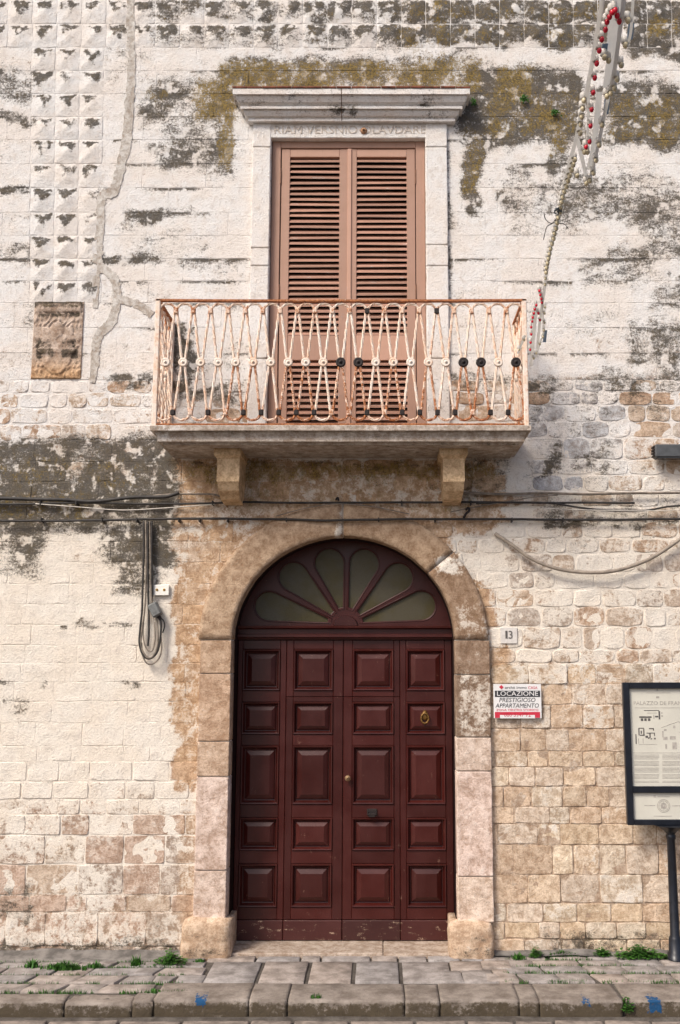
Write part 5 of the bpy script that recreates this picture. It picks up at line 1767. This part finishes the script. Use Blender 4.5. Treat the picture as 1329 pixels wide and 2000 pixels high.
def row_stones(py_edges, pa, pb, wmin, wmax, slantx=0.0):
    for k in range(len(py_edges) - 1):
        yb_, yf_ = py_to_y(py_edges[k]), py_to_y(py_edges[k + 1])
        xa, xb = gnd(pa, (py_edges[k] + py_edges[k + 1]) / 2).x, gnd(pb, (py_edges[k] + py_edges[k + 1]) / 2).x
        x = xa - random.uniform(0, wmin)
        while x < xb - 0.02:
            q = min(xb, x + random.uniform(wmin, wmax))
            if xb - q < 0.12: q = xb
            s0 = random.uniform(-.03, .03) + slantx
            pave_poly([(x - (0 if x <= xa else s0), yf_), (q - (0 if q >= xb else s0), yf_), (q + 0, yb_), (x + 0, yb_)], -0.010 + 0.003 * yf_, pav, M_PAVE)
            x = q
row_stones([1878, 1889, 1904, 1920, 1937], -70, 300, 0.26, 0.42, 0.05)
row_stones([1861, 1874, 1886, 1900, 1918], 1000, 1420, 0.24, 0.40, -0.04)
row_stones([1878, 1889, 1904, 1920], 300, 400, 0.16, 0.26, 0.03)
row_stones([1876, 1896, 1919], 885, 945, 0.16, 0.3, -0.03)
row_stones([1862, 1876], 945, 1000, 0.16, 0.3, -0.03)
row_stones([1876, 1892, 1919], 945, 1000, 0.2, 0.3, -0.03)
# slabs in front of the door
yb_, ym_, yf_ = py_to_y(1862), py_to_y(1877), py_to_y(1919)
xe = [gnd(p, 1870).x for p in (404, 500, 588, 628, 725, 778, 835, 900, 945)]
for i in range(len(xe) - 1): pave_poly([(xe[i], ym_), (xe[i + 1], ym_), (xe[i + 1], yb_ + 0.05), (xe[i], yb_ + 0.05)], -0.012, pav, M_PAVE, tilt=.003)
xe = [gnd(p, 1898).x for p in (402, 507, 602, 691, 783, 884)]
for i in range(len(xe) - 1): pave_poly([(xe[i] + 0.006, yf_), (xe[i + 1] - 0.006, yf_), (xe[i + 1] - 0.006, ym_), (xe[i] + 0.006, ym_)], -0.013, pav, M_PAVE, tilt=.003, inset=.011)
# cement strip against wall (left) and front of kerb
for (pa, pb, ya, yb2) in ((-70, 400, 1855, 1878), (968, 1420, 1848, 1862)):
    xa, xb = gnd(pa, 1870).x, gnd(pb, 1870).x
    n_ = 40
    V, Fc = [], []
    for i in range(n_ + 1):
        x = xa + (xb - xa) * i / n_
        for k, (y, z) in enumerate(((0.01, 0.035), (-0.03, 0.02), (-0.08, 0.0), (py_to_y(yb2), -0.012), (py_to_y(yb2) - 0.01, -0.04))):
            zz = z + (0.03 * fbm(x * 2.3, k * .3, 4, 3) if k < 3 else 0)
            V.append((x, y + 0.012 * fbm(x * 5, k, 8, 2), zz))
    for i in range(n_):
        for k in range(4):
            a = i * 5 + k
            Fc.append((a, a + 1, a + 6, a + 5))
    mk('cement_fillet', V, Fc, M_FILLET, pav, True)

kerb_core_v, kerb_core_f = box_vf(-5.2, 5.2, KF + 0.035, KB + 0.02, -0.2, -0.045)
kerb = mk('kerb', kerb_core_v, kerb_core_f, M_JOINT, None)
kerb['kind'] = 'structure'
def kerb_stone(x0, x1, yb_, yf_, zt_, seed, rad=0.04, drop=0.0):
    n_ = max(4, int((x1 - x0) / 0.022))
    V, Fc, D = [], [], []
    prof = [(yb_, zt_ - 0.05, .2), (yb_ - 0.001, zt_ - 0.006, .2), (yb_ - 0.012, zt_, .12), (yb_ + (yf_ - yb_) * .5, zt_ + 0.002, .08), (yf_ + rad, zt_ - 0.002, .08), (yf_ + rad * .4, zt_ - rad * .2, .10), (yf_ + rad * .08, zt_ - rad * .7, .30), (yf_, zt_ - rad - 0.006, .50), (yf_ + 0.002, zt_ - 0.05, .60), (yf_ + 0.003, zt_ - 0.075, .66), (yf_ + 0.004, zt_ - 0.1, .72), (yf_ + 0.008, ROAD_Z - 0.02, .76)]  # last value: dirt plus shade of the face below the lit top, as colour
    m = len(prof)
    for i in range(n_ + 3):
        ii = min(max(i - 1, 0), n_)
        x = x0 + (x1 - x0) * ii / n_
        endr = i in (0, n_ + 2)
        e = 0.005 if ii in (0, n_) else 0.0
        for k, (y, z, d) in enumerate(prof):
            yy = y + (0.010 * fbm(x * 5, k * .6, seed, 4)) + (e * .6 if k >= 4 else 0)
            zz = z + (0.008 * fbm(x * 6, k * .8, seed + 5, 4)) - e * .5
            if endr: yy = yb_ + (yf_ - yb_) * .5 + (yy - (yb_ + (yf_ - yb_) * .5)) * .97; zz = zz - 0.02
            V.append((x + (0.008 * fbm(k * .9, x * 2, seed + 2, 2)), yy, zz)); D.append(d)
    for i in range(n_ + 2):
        for k in range(m - 1):
            a = i * m + k
            Fc.append((a, a + 1, a + m + 1, a + m))
    P = []
    for q in V:
        px, py = proj(*q)
        P.append(float(boxes([(384, 1948, 403, 1962, 5, .75), (1268, 1950, 1288, 1974, 5, .75), (1140, 1944, 1150, 1968, 5, .5)], np.array([px]), np.array([py]))[0]) if q[1] < yf_ + 0.04 else 0.0)
    return mk('kerb_stone', V, Fc, M_KERB, kerb, True, {'dirt': D, 'paint': P})
kx = lambda p: gnd(p, 1950, -0.02).x
KS = [(-75, 130), (133, 262), (263, 302), (303, 487), (489, 562), (564, 790), (792, 858), (860, 1013), (1014, 1052), (1053, 1213), (1220, 1420)]
for i, (a, b) in enumerate(KS):
    kb = py_to_y(1938) if a < 300 else py_to_y(1920)
    kerb_stone(kx(a), kx(b), kb, KF + random.uniform(-.012, .012), -0.014 + random.uniform(-.006, .006) - (0.012 if a < 250 else 0), a, rad=random.uniform(0.012, 0.026))
# gutter and flagstones of the road
V, Fc = [], []
n_ = 60
for i in range(n_ + 1):
    x = -5 + 10 * i / n_
    for k, y in enumerate((KF + 0.02, KF - 0.05, KF - 0.075 - 0.02 * fbm(x * 3, 1, 2, 3))):
        V.append((x, y, ROAD_Z + 0.012 + 0.006 * fbm(x * 4, y * 4, 1, 2) - (0.03 if k == 2 else 0)))
for i in range(n_):
    for k in range(2):
        a = i * 3 + k
        Fc.append((a, a + 1, a + 4, a + 3))
mk('gutter', V, Fc, M_JOINT, road, True)
y = KF - 0.085
cnt = 0
M_ROADST = plain('road_flag', (0.235, 0.195, 0.165), 0.8, 0, 0.35, 14, 0.3, 0.6)
r = 0
while y > KF - 2.6:
    dpt = random.uniform(0.22, 0.30)
    x = -4.4 - random.uniform(0, .3)
    while x < 4.4:
        w = random.uniform(0.28, 0.52)
        if cnt < 295:
            pave_poly([(x, y - dpt), (x + w, y - dpt), (x + w, y), (x, y)], ROAD_Z + 0.022, road, M_ROADST, h=0.05, name='flagstone', inset=0.010, e=0.014, tilt=.02)
            cnt += 1
        x += w
    y -= dpt
# ------------------------------------------------------------------ weeds
def weed(name, label, x, y, z, w, d, h, n, group=None, blade=0.014, broad=False):
    V, Fc = [], []
    for i in range(n):
        bx, by = x + max(-w, min(w, random.gauss(0, w / 2.2))), y + random.gauss(0, d / 2.2)
        az = random.uniform(0, 2 * math.pi)
        hh = h * random.uniform(0.35, 1.05) * max(0.35, 1 - abs(bx - x) / (w * 1.6))
        lean = random.uniform(0.1, 0.8) * hh
        dx, dy = math.cos(az), math.sin(az)
        sx_, sy_ = -dy, dx
        bw = blade * random.uniform(0.6, 1.3)
        b = len(V)
        if broad:
            bz = z + hh * random.uniform(0.2, 0.9)
            L_ = blade * random.uniform(1.6, 3.0)
            tz = random.uniform(-.3, .5)
            V += [(bx, by, bz), (bx + dx * L_ * .5 + sx_ * L_ * .35, by + dy * L_ * .5 + sy_ * L_ * .35, bz + tz * L_ * .5), (bx + dx * L_, by + dy * L_, bz + tz * L_ * .7), (bx + dx * L_ * .5 - sx_ * L_ * .35, by + dy * L_ * .5 - sy_ * L_ * .35, bz + tz * L_ * .5)]
            Fc.append((b, b + 1, b + 2, b + 3))
            if i % 4 == 0:
                b = len(V)
                V += [(bx - .002, by, z - 0.01), (bx + .002, by, z - 0.01), (bx + .0015, by, bz), (bx - .0015, by, bz)]
                Fc.append((b, b + 1, b + 2, b + 3))
        else:
            V += [(bx - sx_ * bw / 2, by - sy_ * bw / 2, z - 0.012), (bx + sx_ * bw / 2, by + sy_ * bw / 2, z - 0.012),
                  (bx + dx * lean * .45 + sx_ * bw * .4, by + dy * lean * .45 + sy_ * bw * .4, z + hh * .6), (bx + dx * lean * .45 - sx_ * bw * .4, by + dy * lean * .45 - sy_ * bw * .4, z + hh * .6),
                  (bx + dx * lean, by + dy * lean, z + hh)]
            Fc += [(b, b + 1, b + 2, b + 3), (b + 3, b + 2, b + 4)]
    o = mk(name, V, Fc, M_LEAF)
    tag(o, label, 'weed', group)
    return o
GW = 'weeds growing along the foot of the wall'
def gw(px, py): 
    q = gnd(px, py, -0.01); return q.x, q.y
def weed_at(px, py, w, d, h, n, label, broad=False, blade=.012, z=-0.005):
    x, y = gw(px, py)
    weed('weed_tuft', label, x, y, z, w, d, h, n, GW, blade, broad)
weed_at(62, 1890, .07, .04, .075, 70, 'leftmost small grass tuft in the paving near the wall')
weed_at(125, 1893, .18, .03, .065, 320, 'low strip of grass in the paving joint left of the bright clump')
weed_at(185, 1889, .08, .03, .05, 50, 'thin grass end of the long strip on the left pavement')
weed_at(267, 1885, .07, .04, .08, 60, 'small grass tuft halfway between the long strip and the bright clump')
weed_at(333, 1884, .12, .05, .13, 320, 'bright bushy green clump on the pavement left of the door', True, .014)
weed_at(390, 1879, .05, .02, .03, 30, 'tiny weed just right of the bright clump near the door')
weed_at(976, 1858, .075, .04, .18, 300, 'tall leafy weed against the right door plinth', True, .016)
weed_at(1047, 1870, .04, .03, .10, 90, 'small upright weed under the house number side of the wall', True, .014)
weed_at(1012, 1872, .07, .03, .05, 70, 'low weed between the plinth weed and the small upright weed')
weed_at(1100, 1868, .20, .02, .05, 170, 'low creeping weeds in the joint midway along the right pavement')
weed_at(1176, 1868, .06, .03, .08, 240, 'leafy weed left of the information board foot', True, .014)
weed_at(1250, 1872, .19, .05, .12, 520, 'dense green weed patch beside the information board foot', True, .016)
weed_at(1318, 1872, .08, .04, .09, 150, 'green weeds right of the information board post at the frame edge', True, .015)
weed_at(300, 1938, .05, .02, .03, 30, 'tiny weed in the joint behind the left kerb stones')
weed_at(618, 1948, .05, .01, .03, 30, 'tiny weed on top of the middle kerb stone')
o_ = gnd(1214, 1940, -0.03)
weed('weed_tuft', 'weed hanging out of the gap between two kerb stones at right', o_.x, KF + 0.02, -0.09, .045, .05, .12, 140, GW, .014, True)
# grass creeping in paving joints (uncountable)
V, Fc = [], []
for i in range(4200):
    side = random.random() < .45
    px_ = random.uniform(0, 360) if side else random.uniform(985, 1329)
    py_ = random.choice([1879, 1889, 1904, 1920, 1937] if side else [1861, 1874, 1886, 1900, 1917]) + random.uniform(-.8, .8)
    if fbm(px_ * .012, py_ * .3, 3.0, 2) < -0.05: continue
    q = gnd(px_, py_, -0.012)
    a = random.uniform(0, 6.28); hh = random.uniform(.008, .026); b = len(V)
    V += [(q.x - .004 * math.cos(a), q.y - .004 * math.sin(a), -.028), (q.x + .004 * math.cos(a), q.y + .004 * math.sin(a), -.028), (q.x + random.uniform(-.015, .015), q.y + random.uniform(-.012, .012), -.012 + hh)]
    Fc.append((b, b + 1, b + 2))
g = mk('joint_grass', V, Fc, M_LEAF)
tag(g, 'fine grass growing in the pavement joints', 'grass', None, 'stuff')
# tufts on the wall
def wall_tuft(px, py, w, h, n, label):
    c = at(px, py, 0)
    V, Fc = [], []
    for i in range(n):
        bx, bz = c.x + random.gauss(0, w / 4), c.z + random.gauss(0, h / 4)
        L_ = random.uniform(.012, .026); a = random.uniform(0, 6.28); yy = -0.012 - random.uniform(0, .035)
        b = len(V)
        V += [(bx, yy, bz), (bx + L_ * .5 * math.cos(a) + L_ * .3 * math.sin(a), yy - .008, bz + L_ * .5 * math.sin(a) - L_ * .3 * math.cos(a)), (bx + L_ * math.cos(a), yy - .004, bz + L_ * math.sin(a)), (bx + L_ * .5 * math.cos(a) - L_ * .3 * math.sin(a), yy - .010, bz + L_ * .5 * math.sin(a) + L_ * .3 * math.cos(a))]
        Fc.append((b, b + 1, b + 2, b + 3))
    tag(mk('wall_plant', V, Fc, M_LEAF), label, 'plant', 'small plants rooted in the wall')
wall_tuft(1083, 223, .06, .05, 90, 'small dark green plant on the mossy wall beside the light string')
wall_tuft(1022, 196, .08, .06, 110, 'sparse green growth on the dark lichen right of the cornice')
wall_tuft(925, 202, .03, .07, 60, 'little green moss plant at the right end of the window cornice')
print('objects', len(bpy.data.objects))
